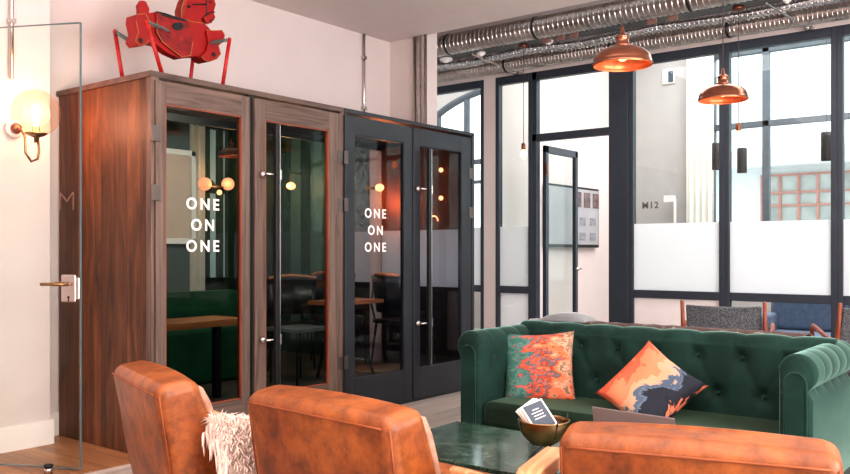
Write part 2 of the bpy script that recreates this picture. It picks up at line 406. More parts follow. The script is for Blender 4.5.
# back wall (Y=5.55) with opening behind the booths, near-left pier
w = MB().box(FX0, 3.02, 5.55, 5.7, 0, CEIL).box(3.02, 6.36, 5.55, 5.7, 2.3, CEIL).box(6.36, 6.5, 5.55, 5.7, 0, CEIL)
struct(w, 'wall_back', M['wall'])
struct(MB().box(FX0, 2.82, 5.34, 5.55, 0, CEIL), 'wall_left_pier', M['wall'])
struct(MB().box(6.5, 6.7, 5.10, 8.1, 0, CEIL2+.3), 'wall_pier', M['wall'])
struct(MB().box(FX0, 2.84, 5.318, 5.34, 0, .16), 'baseboard_left', M['white'], bevel=.004)
struct(MB().box(2.84, 2.985, 5.53, 5.55, 0, .16), 'baseboard_back', M['white'], bevel=.004)
struct(MB().box(FX0-.15, FX0, FY0, 5.7, 0, CEIL), 'wall_near', M['wall'])
w = MB().box(FX0, .5, FY0-.15, FY0, 0, CEIL).box(.5, 5.8, FY0-.15, FY0, 0, .7).box(.5, 5.8, FY0-.15, FY0, 2.9, CEIL).box(5.8, 11.6, FY0-.15, FY0, 0, CEIL2+.3)
struct(w, 'wall_right', M['wall'])
w = MB()
for k in range(5): w.box(.5+k*1.06*1.2, .56+k*1.06*1.2 if k < 4 else .5+k*1.272+.06, FY0-.12, FY0-.04, .7, 2.9)
struct(w.box(.5, 5.8, FY0-.12, FY0-.04, 2.1, 2.15), 'window_8', M['black_frame'])
# added rear snug, holding built versions of reflections in the booth glass
struct(MB().box(2.9, 6.5, 8.1, 8.2, 0, CEIL), 'wall_snug_back', M['darkgreen'])
struct(MB().box(2.9, 3.0, 5.7, 8.1, 0, CEIL), 'wall_snug_left', M['darkgreen'])
struct(MB().box(6.42, 6.498, 6.34, 8.1, .1, CEIL), 'wall_snug_right', M['darkgreen'])
struct(MB().box(3.0, 4.62, 6.3, 6.38, .16, CEIL), 'wall_snug_partition', M['greygreen'])
struct(MB().box(3.03, 6.35, 5.50, 5.545, 2.27, 2.325), 'trim_shade_strip', M['black'])  # added black strip covering the brightly lit wall above the opening
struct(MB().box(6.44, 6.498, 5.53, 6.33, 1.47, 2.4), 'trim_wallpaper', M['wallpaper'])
struct(MB().box(6.44, 6.498, 5.53, 6.33, .95, 1.47), 'trim_reflected_band', plain('reflected_band_tone', '#d5dae0', .5, var=.03))  # pale tone continues the frosted-window reflection of the booth glass
struct(MB().box(6.44, 6.498, 5.53, 6.33, .16, .95), 'trim_dark_reflection', plain('dark_reflection', '#241714', .5))  # dark tone for the lower part of that reflection
# window-side glazed partition ------------------------------------
w = MB().box(8.17, 8.27, FY0, 10.1, 3.28, CEIL2+.3).box(8.17, 8.27, 5.37, 5.53, 0, 3.28).box(8.17, 8.27, 6.7, 10.1, 0, 3.28)
struct(w, 'wall_glazed', M['wall'])
B = [5.37, 4.88, 3.94, 3.72, 2.735, 1.735, .735, -.265, -1.265, -2.265, FY0]
x0, x1 = 8.17, 8.25
def unit(n, y1, y0, lower, full=True):
    """one glazed bay between y0<y1"""
    fr = MB(); t = .05
    fr.box(x0, x1, y0, y0+t, 0, 3.28).box(x0, x1, y1-t, y1, 0, 3.28).box(x0, x1, y0+t, y1-t, 3.19, 3.28)
    fr.box(x0, x1, y0+t, y1-t, .79, .87).box(x0, x1, y0+t, y1-t, 0, .07)
    o = struct(fr, 'window_%d' % n, M['black_frame'], bevel=.006)
    MB().box(8.205, 8.212, y0+t, y1-t, .87, 3.19).build('pane', M['clear'], o)
    MB().box(8.195, 8.198, y0+t, y1-t, .87, 1.55).build('frosted_film', M['frost'], o)
    MB().box(8.205, 8.212, y0+t, y1-t, .07, .79).build('lower_pane', lower, o)
    return o
unit(1, 6.7, 5.53, M['clear']); unit(2, 5.37, 4.88, M['frost'])
unit(3, 3.72, 2.735, M['white'])
for i in range(5, len(B)-1): unit(i-1, B[i-1], B[i], M['clear'])
fr = MB().box(x0-.01, x1+.01, 3.72, 3.94, 0, 3.28)
struct(fr, 'trim_post', M['black_frame'], bevel=.006)
fr = MB().box(x0, x1, 3.94, 4.88, 3.19, 3.28).box(x0, x1, 3.94, 4.88, 2.50, 2.58).box(x0, x1, 4.82, 4.88, 0, 3.28)
d = struct(fr, 'door_frame', M['black_frame'], bevel=.005)
MB().box(8.205, 8.212, 3.94, 4.82, 2.58, 3.19).build('transom_pane', M['clear'], d)
# open door leaf, swung into the meeting room
dl = MB(); a0, a1, yy = 8.27, 9.03, 4.80
dl.box(a0, a0+.06, yy-.045, yy, .01, 2.46).box(a1-.06, a1, yy-.045, yy, .01, 2.46).box(a0, a1, yy-.045, yy, 2.38, 2.46).box(a0, a1, yy-.045, yy, .01, .1)
d = struct(dl, 'door_1', M['black_frame'], bevel=.004)
MB().box(a0+.06, a1-.06, yy-.026, yy-.018, .1, 2.38).build('door_pane', M['clear'], d)
MB().tube([(a1-.03, yy-.045, 1.06), (a1-.03, yy-.10, 1.06), (a1-.15, yy-.10, 1.06)], .011, 10).lathe([(.025, 0), (.025, .01)], (a1-.03, yy-.055, 1.06), 16, Matrix.Rotation(math.pi/2, 3, 'X')).build('door_handle', M['chrome'], d, smooth=True)
MB().box(a0-.012, a0+.012, yy-.06, yy-.045, 2.12, 2.26).build('hinge', M['socket'], d)
# meeting room shell
struct(MB().box(8.27, 11.5, 5.37, 5.47, 0, CEIL2+.3), 'wall_meeting', M['wall'])
w = MB().box(11.5, 11.6, 4.05, 5.42, 0, CEIL2+.3).box(11.5, 11.6, FY0, 4.05, 0, .75).box(11.5, 11.6, FY0, 4.05, 4.0, CEIL2+.3)
struct(w, 'wall_outer', M['grey_wall'])
# outer window of the meeting room
fr = MB()
for y in (3.98, 3.26, 1.45, -.3, -2.0): fr.box(11.5, 11.58, y, y+.09, .75, 4.0)
for z in (.75, 2.92, 3.9): fr.box(11.5, 11.58, FY0, 4.05, z, z+.08)
M['outer_frame'] = plain('grey_outer_frame', '#565d66', .5)
o = struct(fr, 'window_9', M['outer_frame'], bevel=.006)
MB().box(11.54, 11.545, FY0, 4.05, .75, 4.0).build('pane', M['clear'], o)
# arched outer window of the annex
w = MB(); yc, hw, zs, rise = 7.3, 1.95, 2.95, 1.05; n = 36
for i in range(n):
    ya, yb = yc-hw+2*hw*i/n, yc-hw+2*hw*(i+1)/n
    za, zb = [zs+rise*math.sqrt(max(0, 1-((q-yc)/hw)**2)) for q in (ya, yb)]
    T = CEIL2+.3
    w.add([(11.5, ya, za), (11.5, yb, zb), (11.5, yb, T), (11.5, ya, T), (11.6, ya, za), (11.6, yb, zb), (11.6, yb, T), (11.6, ya, T)],
          [(0, 3, 2, 1), (4, 5, 6, 7), (0, 1, 5, 4)])
w.box(11.5, 11.6, 9.25, 10.2, 0, T).box(11.5, 11.6, 5.35, 9.25, 0, .8)
struct(w, 'wall_arch', M['grey_wall'])
fr = MB()
arc = [(11.53, yc-hw*math.cos(math.pi*i/30), zs+rise*math.sin(math.pi*i/30)) for i in range(31)]
fr.tube([(p[0], p[1], p[2]-.03) for p in arc], .06, 8)
for y in (5.9, 7.2, 8.15, 8.75):
    zt = zs+rise*math.sqrt(max(0, 1-((y-yc)/hw)**2)); fr.box(11.5, 11.57, y-.04, y+.04, .8, zt)
fr.box(11.5, 11.57, 5.35, 9.25, 2.72, 2.8).box(11.5, 11.57, 5.35, 9.25, 2.4, 2.45).box(11.5, 11.57, 5.35, 9.25, .8, .9)
o = struct(fr, 'window_10', M['outer_frame'])
struct(MB().box(6.5, 11.6, 10.1, 10.2, 0, T), 'wall_annex', M['grey_wall'])
# street outside
struct(MB().box(11.6, 60, -40, 60, -.5, -.3), 'ground', M['street_wall'])
g = struct(MB().box(24.05, 26, -12, 34, -.3, 4.1).box(23.2, 24.05, -12, 34, 3.55, 3.95), 'building_facade', M['street_wall'])
k = 0
fr = MB(); pn = MB()
for y0_ in (7.1-3.0, 7.1-6.6, 7.1-10.2, 12.0, 17.0, 22.0):
    pn.box(24.0, 24.04, y0_, y0_+2.9, .9, 3.35)
    for i in range(7): fr.box(23.95, 24.03, y0_+i*.48-.02, y0_+i*.48+.04, .9, 3.38)
    for z in (.9, 1.4, 1.95, 2.5, 2.85, 3.33): fr.box(23.94, 24.03, y0_, y0_+2.9, z, z+.05)
fr.build('window_grid', M['red_frame'], g); pn.build('window_panes', M['street_pane'], g)

# wall conduits ----------------------------------------------------
def conduit(x, y, z0, z1, label, grp=None):
    o = MB().tube([(x, y, z0), (x, y, z1)], .014, 10).build('conduit_pipe', M['chrome'], smooth=True, origin=(x, y, z0))
    tag(o, label, 'pipe', grp)
    for z in (z0+.35, z0+.35+(z1-z0)*.45): MB().box(x-.022, x+.022, y-.018, y+.018, z, z+.03).build('pipe_clip', M['chrome'], o)
p = on_Y(11.5, 60, 5.318); conduit(p.x, 5.318, 2.35, CEIL, 'thin grey conduit running from the ceiling down to the globe wall light')
p = on_X(414.5, 60, 6.478); conduit(6.478, p.y, .0, CEIL, 'grey conduit left of a pair on the pier behind the black booth')
p = on_X(425.5, 60, 6.478); conduit(6.478, p.y, .0, CEIL, 'thin conduit nearest the outer edge of the pier behind the black booth')
p = on_Y(364, 60, 5.53); conduit(p.x, 5.53, 2.3, CEIL, 'thin grey conduit on the white back wall left of the pier corner')
p = on_X(419, 60, 6.478); tag(MB().box(6.46, 6.495, p.y-.018, p.y+.018, 0, CEIL).build('cable_trunking', M['duct'], bevel=.003), 'flat silver cable trunking between two conduits on the pier', 'cable trunking')

# ================================================================= BOOTHS
YB = 4.45; ZT = 2.36
def xf(px): return on_Y(px, 0, YB-.03).x
booth = empty('meeting_booth', (3.83, 5.0, 0), label='walnut meeting booth with two glazed doors, standing below the red toy horse', cat='booth')
MB().box(2.985, 3.02, YB, 5.53, 0, ZT-.035).build('side_panel', M['side_wood'], booth, bevel=.002)
MB().box(2.97, 4.66, YB-.012, 5.54, ZT-.035, ZT).build('top_panel', M['walnut_h'], booth, bevel=.002)
MB().box(2.975, 3.035, YB-.012, YB+.04, 0, ZT-.035).box(4.62, 4.66, YB-.012, YB+.04, 0, ZT-.035).box(3.035, 4.62, YB-.012, YB+.04, 0, .05).build('face_frame', M['walnut'], booth, bevel=.003)
def door(parent, xa, xb, ga, gb, mv, mh, txt, glassm, z0=.06, lit=None, hinge='L', bar=None):
    """door leaf between xa..xb; glass between ga..gb"""
    y0, y1 = YB-.03, YB+.012; zt = ZT-.055; gz0, gz1 = .28, 2.165
    d = MB().box(xa, ga, y0, y1, z0, zt).box(gb, xb, y0, y1, z0, zt).build('door', mv, parent, bevel=.004)
    MB().box(ga, gb, y0, y1, z0, gz0).build('door_rail', mh, d, bevel=.003)
    MB().box(ga, gb, y0, y1, gz1, zt).build('door_rail', mh, d, bevel=.003)
    MB().box(ga, gb, YB-.012, YB-.006, gz0, gz1).build('glass_pane', glassm, d)
    be = MB().box(ga, ga+.006, y0+.004, y1-.004, gz0, gz1).box(gb-.008, gb, y0+.004, y1-.004, gz0, gz1).box(ga, gb, y0+.004, y1-.004, gz0, gz0+.006).box(ga, gb, y0+.004, y1-.004, gz1-.007, gz1)
    be.build('glazing_bead', lit or mv, d)  # orange light along the bead edges put into a redder wood
    hx = xa if hinge == 'L' else xb
    for z in (1.98, 1.62, .42):
        MB().box(hx-.034, hx+.030, y0-.007, y0+.002, z-.05, z+.05).build('hinge', M['hinge'], d, bevel=.003)
    if bar:
        kx, bx = bar
        MB().box(bx-.018, bx+.018, y0-.075, y0-.045, gz0+.02, gz1-.03).build('pull_bar', M['black'], d, bevel=.004)
        MB().box(bx+.012, bx+.020, y0-.077, y0-.043, gz0+.02, gz1-.03).build('pull_bar_edge', M['chrome'], d)
        for z in (1.79, .66):
            mm = Matrix.Rotation(math.pi/2, 3, 'X')
            MB().lathe([(.024, 0), (.026, .012), (.02, .03), (.012, .034)], (kx, y0, z), 20, mm).tube([(kx, y0-.03, z), (kx, y0-.06, z), (bx, y0-.06, z)], .009, 10).build('handle_standoff', M['chrome'], d, smooth=True)
            MB().box(bx+.018, bx+.032, y0-.078, y0-.042, z-.035, z+.035).build('handle_end_plate', M['chrome'], d, bevel=.003)
    if txt:
        for i, s_ in enumerate(('ONE', 'ON', 'ONE')):
            letters(s_, (txt, YB-.014, 1.532-i*.134), RX90, .102, M['lettering'], d, space=1.42, bold=.0022)
    return d
door(booth, xf(156), xf(250), xf(166), xf(242), M['walnut'], M['walnut_h'], xf(204.5), M['booth_glass'], lit=M['post_wood'])
door(booth, xf(255), xf(341), xf(266), xf(329), M['walnut'], M['walnut_h'], None, M['booth_glass'], hinge='R', bar=(xf(261.5), xf(277)-.055), lit=M['post_wood'])
MB().box(xf(250)+.004, xf(255)-.004, YB-.01, YB+.04, .05, ZT-.04).build('meeting_stile', M['black'], booth)
bb = empty('meeting_booth', (5.52, 5.0, 0), label='charcoal painted meeting booth with two glazed doors, right of the walnut booth', cat='booth')
MB().box(4.665, 6.40, YB-.012, 5.54, ZT-.03, ZT).build('top_panel', M['booth_black'], bb, bevel=.002)
MB().box(4.665, 4.70, YB-.012, YB+.04, 0, ZT-.03).box(6.36, 6.40, YB-.012, YB+.04, 0, ZT-.03).box(4.70, 6.36, YB-.012, YB+.04, 0, .05).build('face_frame', M['booth_black'], bb, bevel=.003)
door(bb, xf(345), xf(412.5), xf(354.5), xf(404.5), M['booth_black'], M['booth_black'], xf(377), M['grey_glass'], z0=.03)
door(bb, xf(413.5), xf(471), xf(420), xf(462), M['booth_black'], M['booth_black'], None, M['grey_glass'], z0=.03, hinge='R', bar=(xf(416.5), xf(429)-.075))
MB().box(6.365, 6.40, YB+.04, 5.53, 0, ZT-.03).build('side_panel', M['booth_black'], bb)
MB().box(6.355, 6.364, YB+.05, 5.53, 1.47, 2.3).build('upper_reflection', plain('warm_brown_reflection', '#6d4433', .6, var=.15), bb)  # brown panel stands in for the warm reflection in the door glass
MB().box(6.353, 6.364, YB+.05, 5.53, .93, 1.47).build('reflected_band', plain('pale_grey_band', '#d5dae0', .5, var=.03), bb)  # pale band painted for the frosted windows mirrored in the glass
MB().box(6.355, 6.364, YB+.05, 5.53, .16, .93).build('lower_reflection', plain('near_black_reflection', '#211614', .6), bb)  # dark panel stands in for the lower part of the reflection

# inside the booths and the snug, mostly built in place of glass reflections ------------------------------------
def lamp(name, loc, power, col, r=.04, typ='POINT'):
    l = bpy.data.lights.new(name, typ); l.energy = power; l.color = col[:3]
    if typ == 'POINT': l.shadow_soft_size = r
    o = bpy.data.objects.new(name, l); C.objects.link(o); o.location = loc; return o
def area(name, loc, rot, sx, sy, power, col=(1, 1, 1)):
    l = bpy.data.lights.new(name, 'AREA'); l.shape = 'RECTANGLE'; l.size = sx; l.size_y = sy; l.energy = power; l.color = col
    o = bpy.data.objects.new(name, l); C.objects.link(o); o.location = loc; o.rotation_euler = rot; return o
# white framed picture on the partition
pa, pb = on_Y(166, 147, 6.24), on_Y(196, 243, 6.24)
fx0, fx1, fz0, fz1 = pa.x-.25, pb.x, 1.33, 2.16
fr = MB().box(fx0, fx1, 6.235, 6.268, fz0, fz0+.05).box(fx0, fx1, 6.235, 6.268, fz1-.05, fz1).box(fx0, fx0+.05, 6.235, 6.268, fz0, fz1).box(fx1-.05, fx1, 6.235, 6.268, fz0, fz1)
pic = tag(fr.build('framed_picture', M['white'], bevel=.004, origin=(fx0, 6.27, fz0)), 'white framed pale panel hanging inside the walnut booth, behind the left door glass', 'picture')
MB().box(fx0+.05, fx1-.05, 6.25, 6.268, fz0+.05, fz1-.05).build('pale_print', plain('pale_taupe_print', '#d0b6aa', .7, var=.1, scale=2), pic)
# bench
bn = empty('bench', (4.0, 5.95, .16), label='dark green velvet bench behind the wooden table in the walnut booth', cat='bench')
MB().box(3.1, 4.95, 5.72, 6.0, .16, .62).build('seat', M['bench'], bn, bevel=.04, seg=4)
MB().box(3.1, 4.95, 6.0, 6.16, .16, .92).build('backrest', M['bench'], bn, bevel=.05, seg=4)
# table
tb = empty('table', (3.7, 5.15, .16), label='orange wood table with black leg inside the walnut booth', cat='table')
tx = on_Y(235, 0, 5.1).x
MB().box(3.15, tx, 4.95, 5.35, .715, .765).build('tabletop', M['table_wood'], tb, bevel=.004)
MB().box(tx-.14, tx-.09, 5.15, 5.2, .16, .715).build('leg', M['black'], tb)
MB().box(3.3, 3.35, 5.15, 5.2, .16, .715).build('leg', M['black'], tb)
MB().tube([(3.2, 4.9, .36), (3.55, 4.9, .36), (3.62, 4.95, .35)], .014, 10).tube([(3.55, 4.9, .36), (3.55, 5.15, .20), (3.55, 5.15, .165)], .01, 8).build('foot_rail', M['chrome'], tb, smooth=True)
# back window in the snug
pa = on_Y(206, 112, 8.05); pb = on_Y(245, 158, 8.05)
wn = MB()
for i in range(4):
    x = pa.x+(pb.x-pa.x)*i/3; wn.box(x-.035, x+.035, 8.02, 8.09, .9, 2.75)
for z in (.9, 1.95, 2.7): wn.box(pa.x, pb.x, 8.02, 8.09, z, z+.06)
o = struct(wn, 'window_11', M['darkgreen'])
MB().box(pa.x, pb.x, 8.075, 8.085, .9, 2.75).build('pane', M['pale_pane'], o)
cu = MB(); rings = []
for z in (.25, 2.7): rings.append([Vector((5.6+i*.012, 7.92+.03*math.sin(i*.9), z)) for i in range(34)])
tag(cu.loft(rings, caps=False, closed_ring=False).build('curtain', M['curtain'], smooth=True), 'white curtain seen through the walnut booth, beside the dark green window', 'curtain')
# pendant in snug
def dome_pendant(loc, R, ztop, label, name='pendant_lamp', grp=None, mats=('copper', 'copper_in')):
    x, y, z = loc; e = empty(name, (x, y, z), label=label, cat='lamp', group=grp); H = R*.92
    prof = []
    for i in range(13):
        a = math.pi/2*i/12; prof.append((R*(.30+.70*math.sin(a)) if i else R*.26, H*.60*math.cos(a)**.9 if i < 12 else 0))
    prof = [(R*.24, H*.62)] + [(R*(.24+.76*math.sin(math.pi/2*i/12)), H*.60*math.cos(math.pi/2*i/12)) for i in range(1, 13)] + [(R*1.03, -.004), (R*1.02, -.012)]
    MB().lathe(prof, (x, y, z), 48, caps=False).build('lamp_shade', M[mats[0]], e, smooth=True)
    pin = [(max(r-.006, .01), h-.005) for r, h in prof]
    MB().lathe(pin, (x, y, z), 48, caps=False).build('shade_lining', M[mats[1]], e, smooth=True)
    nk = [(R*.24, H*.60), (R*.27, H*.64), (R*.25, H*.70), (R*.22, H*.73), (R*.22, H*.95), (R*.24, H*.97), (R*.22, H*1.0), (R*.14, H*1.07), (R*.07, H*1.12), (R*.055, H*1.33), (R*.03, H*1.38)]
    MB().lathe(nk, (x, y, z), 28).build('lamp_neck', M[mats[0]], e, smooth=True)
    MB().tube([(x, y, z+H*1.36), (x, y, ztop)], .004, 8).build('cord', M['cord'], e)
    MB().ball((x, y, z+H*.28), R*.2, 16).build('bulb', M['bulb_soft'], e, smooth=True)
    MB().lathe([(.05, -.03), (.055, -.02), (.055, 0)], (x, y, ztop), 24).build('ceiling_rose', M['cord'], e, smooth=True)
    return e
p = on_Y(231, 155, 6.6); dome_pendant((p.x, p.y, p.z), .125, CEIL, 'small dark copper dome pendant seen through the left door of the walnut booth', mats=('socket', 'copper_in'))
# sconces in snug
def globe_sconce(px1, px2, py, Y, label):
    a, b_ = on_Y(px1, py, Y), on_Y(px2, py, Y); c = (a+b_)/2
    e = empty('wall_light', (c.x, Y+.12, c.z), label=label, cat='wall light')
    MB().lathe([(.05, 0), (.05, .02)], (c.x, Y+.12, c.z), 20, Matrix.Rotation(math.pi/2, 3, 'X')).tube([(a.x, Y, a.z-.05), (a.x+.02, Y, a.z-.02), (b_.x-.02, Y, a.z-.02), (b_.x, Y, a.z-.05)], .01, 8).tube([(c.x, Y, c.z-.02), (c.x, Y+.12, c.z)], .012, 8).build('bracket', M['brass'], e, smooth=True)
    for q in (a, b_): MB().ball((q.x, Y, q.z), .075, 20).build('globe', M['globe_glow'], e, smooth=True)
    MB().ball((c.x, Y-.05, c.z-.1), .03, 16).build('bulb', M['bulb_soft'], e, smooth=True)
    lamp('wall_light_glow', (c.x, Y-.2, c.z), 7, (1, .55, .28), .08)
globe_sconce(205, 228, 184, 7.85, 'twin globe wall light glowing behind the left door glass of the walnut booth')
# green curtains and teal panels on the snug's right wall
def on_snug(px): return on_X(px, 0, 6.40).y
for i, (a, b_, mt, lab) in enumerate([(283, 292, 'bench', 'dark green drape nearest the pull bar, seen inside the walnut booth'), (292, 302, 'teal', 'plain teal wall panel between two dark drapes inside the walnut booth'), (302, 311, 'bench', 'dark green drape in the middle of the right door glass of the walnut booth')]):
    ya, yb = on_snug(a), on_snug(b_); r = []
    nn = 16
    for z in (.3, 2.7): r.append([Vector((6.38+(.02*math.sin(k*1.6) if mt == 'bench' else 0), ya+(yb-ya)*k/nn, z)) for k in range(nn+1)])
    tag(MB().loft(r, caps=False, closed_ring=False).build('wall_panel' if mt == 'teal' else 'drape', M[mt], smooth=(mt != 'teal')), lab, 'panel' if mt == 'teal' else 'curtain')
ya, yb = on_snug(311), max(on_snug(330), 6.35)
def teal_map():
    m, t, b = nt('teal_ornate_paper')
    tc = N(t, 'ShaderNodeTexCoord'); n = N(t, 'ShaderNodeTexNoise', Scale=9.0, Detail=5.0, Distortion=2.5); t.links.new(tc.outputs['Object'], n.inputs['Vector'])
    r = ramp(t, [(.42, rgb('#4f7c70')), (.5, rgb('#6d9488')), (.55, rgb('#3d5f55')), (.62, rgb('#5d8578'))]); t.links.new(n.outputs['Fac'], r.inputs[0]); t.links.new(r.outputs[0], b.inputs['Base Color']); return m
tag(MB().box(6.39, 6.41, yb, ya, 1.0, 2.7).build('wall_hanging', teal_map()), 'teal ornamental hanging at the right of the walnut booth glass', 'wall hanging')
p = on_X(291, 186, 6.2)  # bulb built here for its reflection in the right door glass
e = empty('wall_light', tuple(p), label='single bulb reflection built glowing beyond the right door glass of the walnut booth', cat='wall light')
MB().ball(tuple(p), .05, 18, sc=(1, 1, .8)).build('globe', M['bulb_soft'], e, smooth=True)
MB().tube([(p.x, p.y, p.z+.04), (p.x, p.y, p.z+.14), (6.36, p.y, p.z+.14)], .008, 8).build('bracket', M['brass'], e)
lamp('booth_bulb_glow', (p.x-.1, p.y, p.z), 6, (1, .55, .28), .06)
# simple slender chair used inside the booths
def slim_chair(loc, rz, label, seatm, cap=None):
    e = empty('dining_chair', (0, 0, 0), label=label, cat='chair')
    MB().box(-.21, .21, -.2, .2, .42, .46).build('seat', seatm, e, bevel=.012)
    rr = []
    for z, yo in ((.52, -.19), (.86, -.25)):
        rr.append([Vector((-.22+.44*k/12, yo-.05*math.sin(math.pi*k/12)+.05, z)) for k in range(13)])
    b = MB().loft(rr, caps=False, closed_ring=False).build('backrest', M['black'], e, smooth=True); b.modifiers.new('s', 'SOLIDIFY').thickness = .02
    if cap: MB().tube([(-.22, -.15, .86), (-.12, -.235, .875), (0, -.26, .88), (.12, -.235, .875), (.22, -.15, .86)], .014, 8).build('top_rail', cap, e, smooth=True)
    for sx in (-1, 1):
        for sy in (-1, 1):
            MB().tube([(sx*.18, sy*.17, .43), (sx*.22, sy*.21, 0)], [.013, .009], 8).build('leg', M['black'], e)
    for sx in (-1, 1): MB().tube([(sx*.2, -.17, .44), (sx*.21, -.21, .6), (sx*.22, -.16, .86)], .01, 8).build('back_post', M['black'], e)
    e.location = loc; e.rotation_euler = (0, 0, rz)
    return e
slim_chair((5.28, 5.62, .16), math.radians(150), 'black slim chair with orange top rail behind the right door glass of the walnut booth', M['black'], M['table_wood'])
sc = empty('side_table', (5.0, 5.2, .16), label='grey topped side table in front of the black chair, inside the walnut booth', cat='table')
MB().box(4.72, 5.12, 5.02, 5.4, .60, .63).build('tabletop', plain('grey_laminate', '#6c7276', .35), sc, bevel=.003)
for x, y in ((4.75, 5.05), (5.09, 5.05), (4.75, 5.37), (5.09, 5.37)): MB().tube([(x, y, .60), (x, y, .16)], .009, 8).build('leg', M['black'], sc)
bt = empty('table', (5.45, 5.1, .16), label='orange topped table with slanted black legs behind the left door of the charcoal booth', cat='table')
pt = on_Y(384, 0, 5.0).x
MB().box(5.15, pt, 5.0, 5.34, .80, .835).build('tabletop', M['table_wood'], bt, bevel=.004)
MB().tube([(pt-.3, 5.15, .80), (pt-.12, 5.02, .165)], [.016, .012], 8).build('leg', M['black'], bt)
MB().tube([(5.25, 5.15, .80), (5.18, 5.25, .165)], [.016, .012], 8).build('leg', M['black'], bt)
slim_chair((6.02, 4.98, .18), math.radians(-100), 'black chair on the brown rug behind the right door of the charcoal booth', M['black'], M['table_wood'])
slim_chair((5.95, 5.75, .18), math.radians(150), 'black slim chair beyond the orange topped table in the charcoal booth', M['black'], M['table_wood'])
tag(MB().lathe([(.28, 0), (.29, .006), (.28, .012)], (5.95, 5.2, .162), 40).build('round_rug', M['brownrug'], origin=(5.95, 5.2, .16)), 'round brown rug on the floor of the charcoal booth', 'rug')
# small bulbs and arch built where the black booth glass reflects bulbs
def bulb_on(px, py, r, label, side='X'):
    p = on_X(px, py, 6.31) if side == 'X' else on_Y(px, py, 5.4)
    e = empty('reflected_bulb', tuple(p), label=label, cat='bulb')
    MB().ball(tuple(p), r, 16).build('bulb', M['bulb_soft'], e, smooth=True)
    MB().tube([tuple(p), (6.353, p.y, p.z)], .01, 8).build('bulb_socket', M['socket'], e)
bulb_on(441, 170, .022, 'upper small bulb reflection built glowing behind the right door of the charcoal booth')
bulb_on(441, 198, .022, 'lower small bulb reflection built glowing behind the right door of the charcoal booth')
p = on_X(433, 219, 6.33)
tag(MB().tube([(6.34, p.y+.05*math.cos(math.pi*i/10), p.z+.05*math.sin(math.pi*i/10)-.02) for i in range(11)], .006, 6).build('arched_reflection', M['bulb_soft']), 'tiny arch of reflected warm light above the grey band in the charcoal booth', 'bulb')
p = on_X(374, 188, 6.35); e = empty('wall_light', tuple(p), label='warm wall bulb with round back plate beside the lettering of the charcoal booth', cat='wall light')
MB().ball((p.x, p.y-.08, p.z), .05, 18, sc=(1, 1, .75)).build('globe', M['bulb_soft'], e, smooth=True)
MB().tube([(p.x, p.y-.05, p.z), (p.x+.02, p.y+.06, p.z)], .014, 8).lathe([(.07, 0), (.07, .02)], (p.x+.02, p.y+.06, p.z), 24, Matrix.Rotation(math.pi/2, 3, 'Y')).tube([(p.x+.02, p.y+.06, p.z), (6.44, p.y+.06, p.z)], .012, 8).build('bracket', M['brass'], e, smooth=True)
lamp('black_booth_glow', (6.22, 5.36, 1.74), 8, (1, .26, .08), .06)
lamp('black_booth_fill', (5.5, 4.75, 1.2), 8, (.92, .94, 1), .15)
area('picture_fill', (4.1, 4.53, 2.22), (math.radians(72), 0, 0), .5, .1, 26, (1, .85, .75))  # added light hidden behind the top rail to brighten the framed picture
area('snug_fill', (4.8, 6.9, 3.3), (0, 0, 0), 2.5, 1.5, 9, (.85, 1, .95))  # overhead area light brightening the closed snug
area('walnut_booth_fill', (3.85, 4.53, 2.28), (math.radians(35), 0, 0), 1.2, .12, 6, (.95, 1, .95))  # added fill tucked out of view behind the booth's top rail
# pier face that shows inside the charcoal booth
# ================================================================= GLASS DOOR (frameless)
A, Bp = Vector((2.58, 4.54, 0)), Vector((2.21, 5.28, 0)); dirv = (Bp-A).normalized(); nrm = Vector((-dirv.y, dirv.x, 0))
L = (Bp-A).length
gd = struct(MB().prism([(0, .012), (L, .012), (L, 2.58), (0, 2.58)], A, dirv, (0, 0, 1), nrm, -.005, .005), 'door_2', M['door_glass'])
MB().prism([(-.003, .012), (.003, .012), (.003, 2.58), (-.003, 2.58)], A, dirv, (0, 0, 1), nrm, -.006, .006).prism([(0, 2.576), (L, 2.576), (L, 2.582), (0, 2.582)], A, dirv, (0, 0, 1), nrm, -.006, .006).prism([(0, .010), (L, .010), (L, .016), (0, .016)], A, dirv, (0, 0, 1), nrm, -.006, .006).build('glass_edge', M['edge'], gd)
lk = MB().prism([(.02, .97), (.115, .97), (.115, 1.13), (.02, 1.13)], A, dirv, (0, 0, 1), nrm, -.02, .02).prism([(0.0, .985), (.03, .985), (.03, 1.115), (0.0, 1.115)], A, dirv, (0, 0, 1), nrm, -.015, .015).build('lock_case', M['chrome'], gd, bevel=.008)
def dp(a, z, n_): return A+dirv*a+Vector((0, 0, z))+nrm*n_
for s_ in (-1, 1):
    MB().tube([dp(.075, 1.075, s_*.02), dp(.075, 1.075, s_*.065), dp(.21, 1.075, s_*.065)], .010, 12).build('lever_handle', M['brass'], lk, smooth=True)
MB().tube([dp(.065, 1.0, -.021), dp(.065, 1.0, .0215)], .007, 10).prism([(.062, .975), (.068, .975), (.068, 1.0), (.062, 1.0)], A, dirv, (0, 0, 1), nrm, -.0215, .0215).build('keyhole', M['black'], lk)
ds = empty('door_stop', (2.60, 4.87, 0), label='small chrome door stop on the oak floor by the glass door', cat='door stop')
q = on_X(61, 467, 2.47)
ds.location = (2.5, 4.62, 0)
MB().lathe([(.022, 0), (.022, .03), (.016, .034)], (2.43, 4.62, .002), 20).build('stop_body', M['chrome'], ds, smooth=True)
MB().lathe([(.02, .034), (.025, .04), (.025, .052), (.018, .056)], (2.43, 4.62, .002), 20).build('rubber_ring', M['black'], ds, smooth=True)
rz = math.atan2(-dirv.y, -dirv.x)
p0 = A+dirv*.09
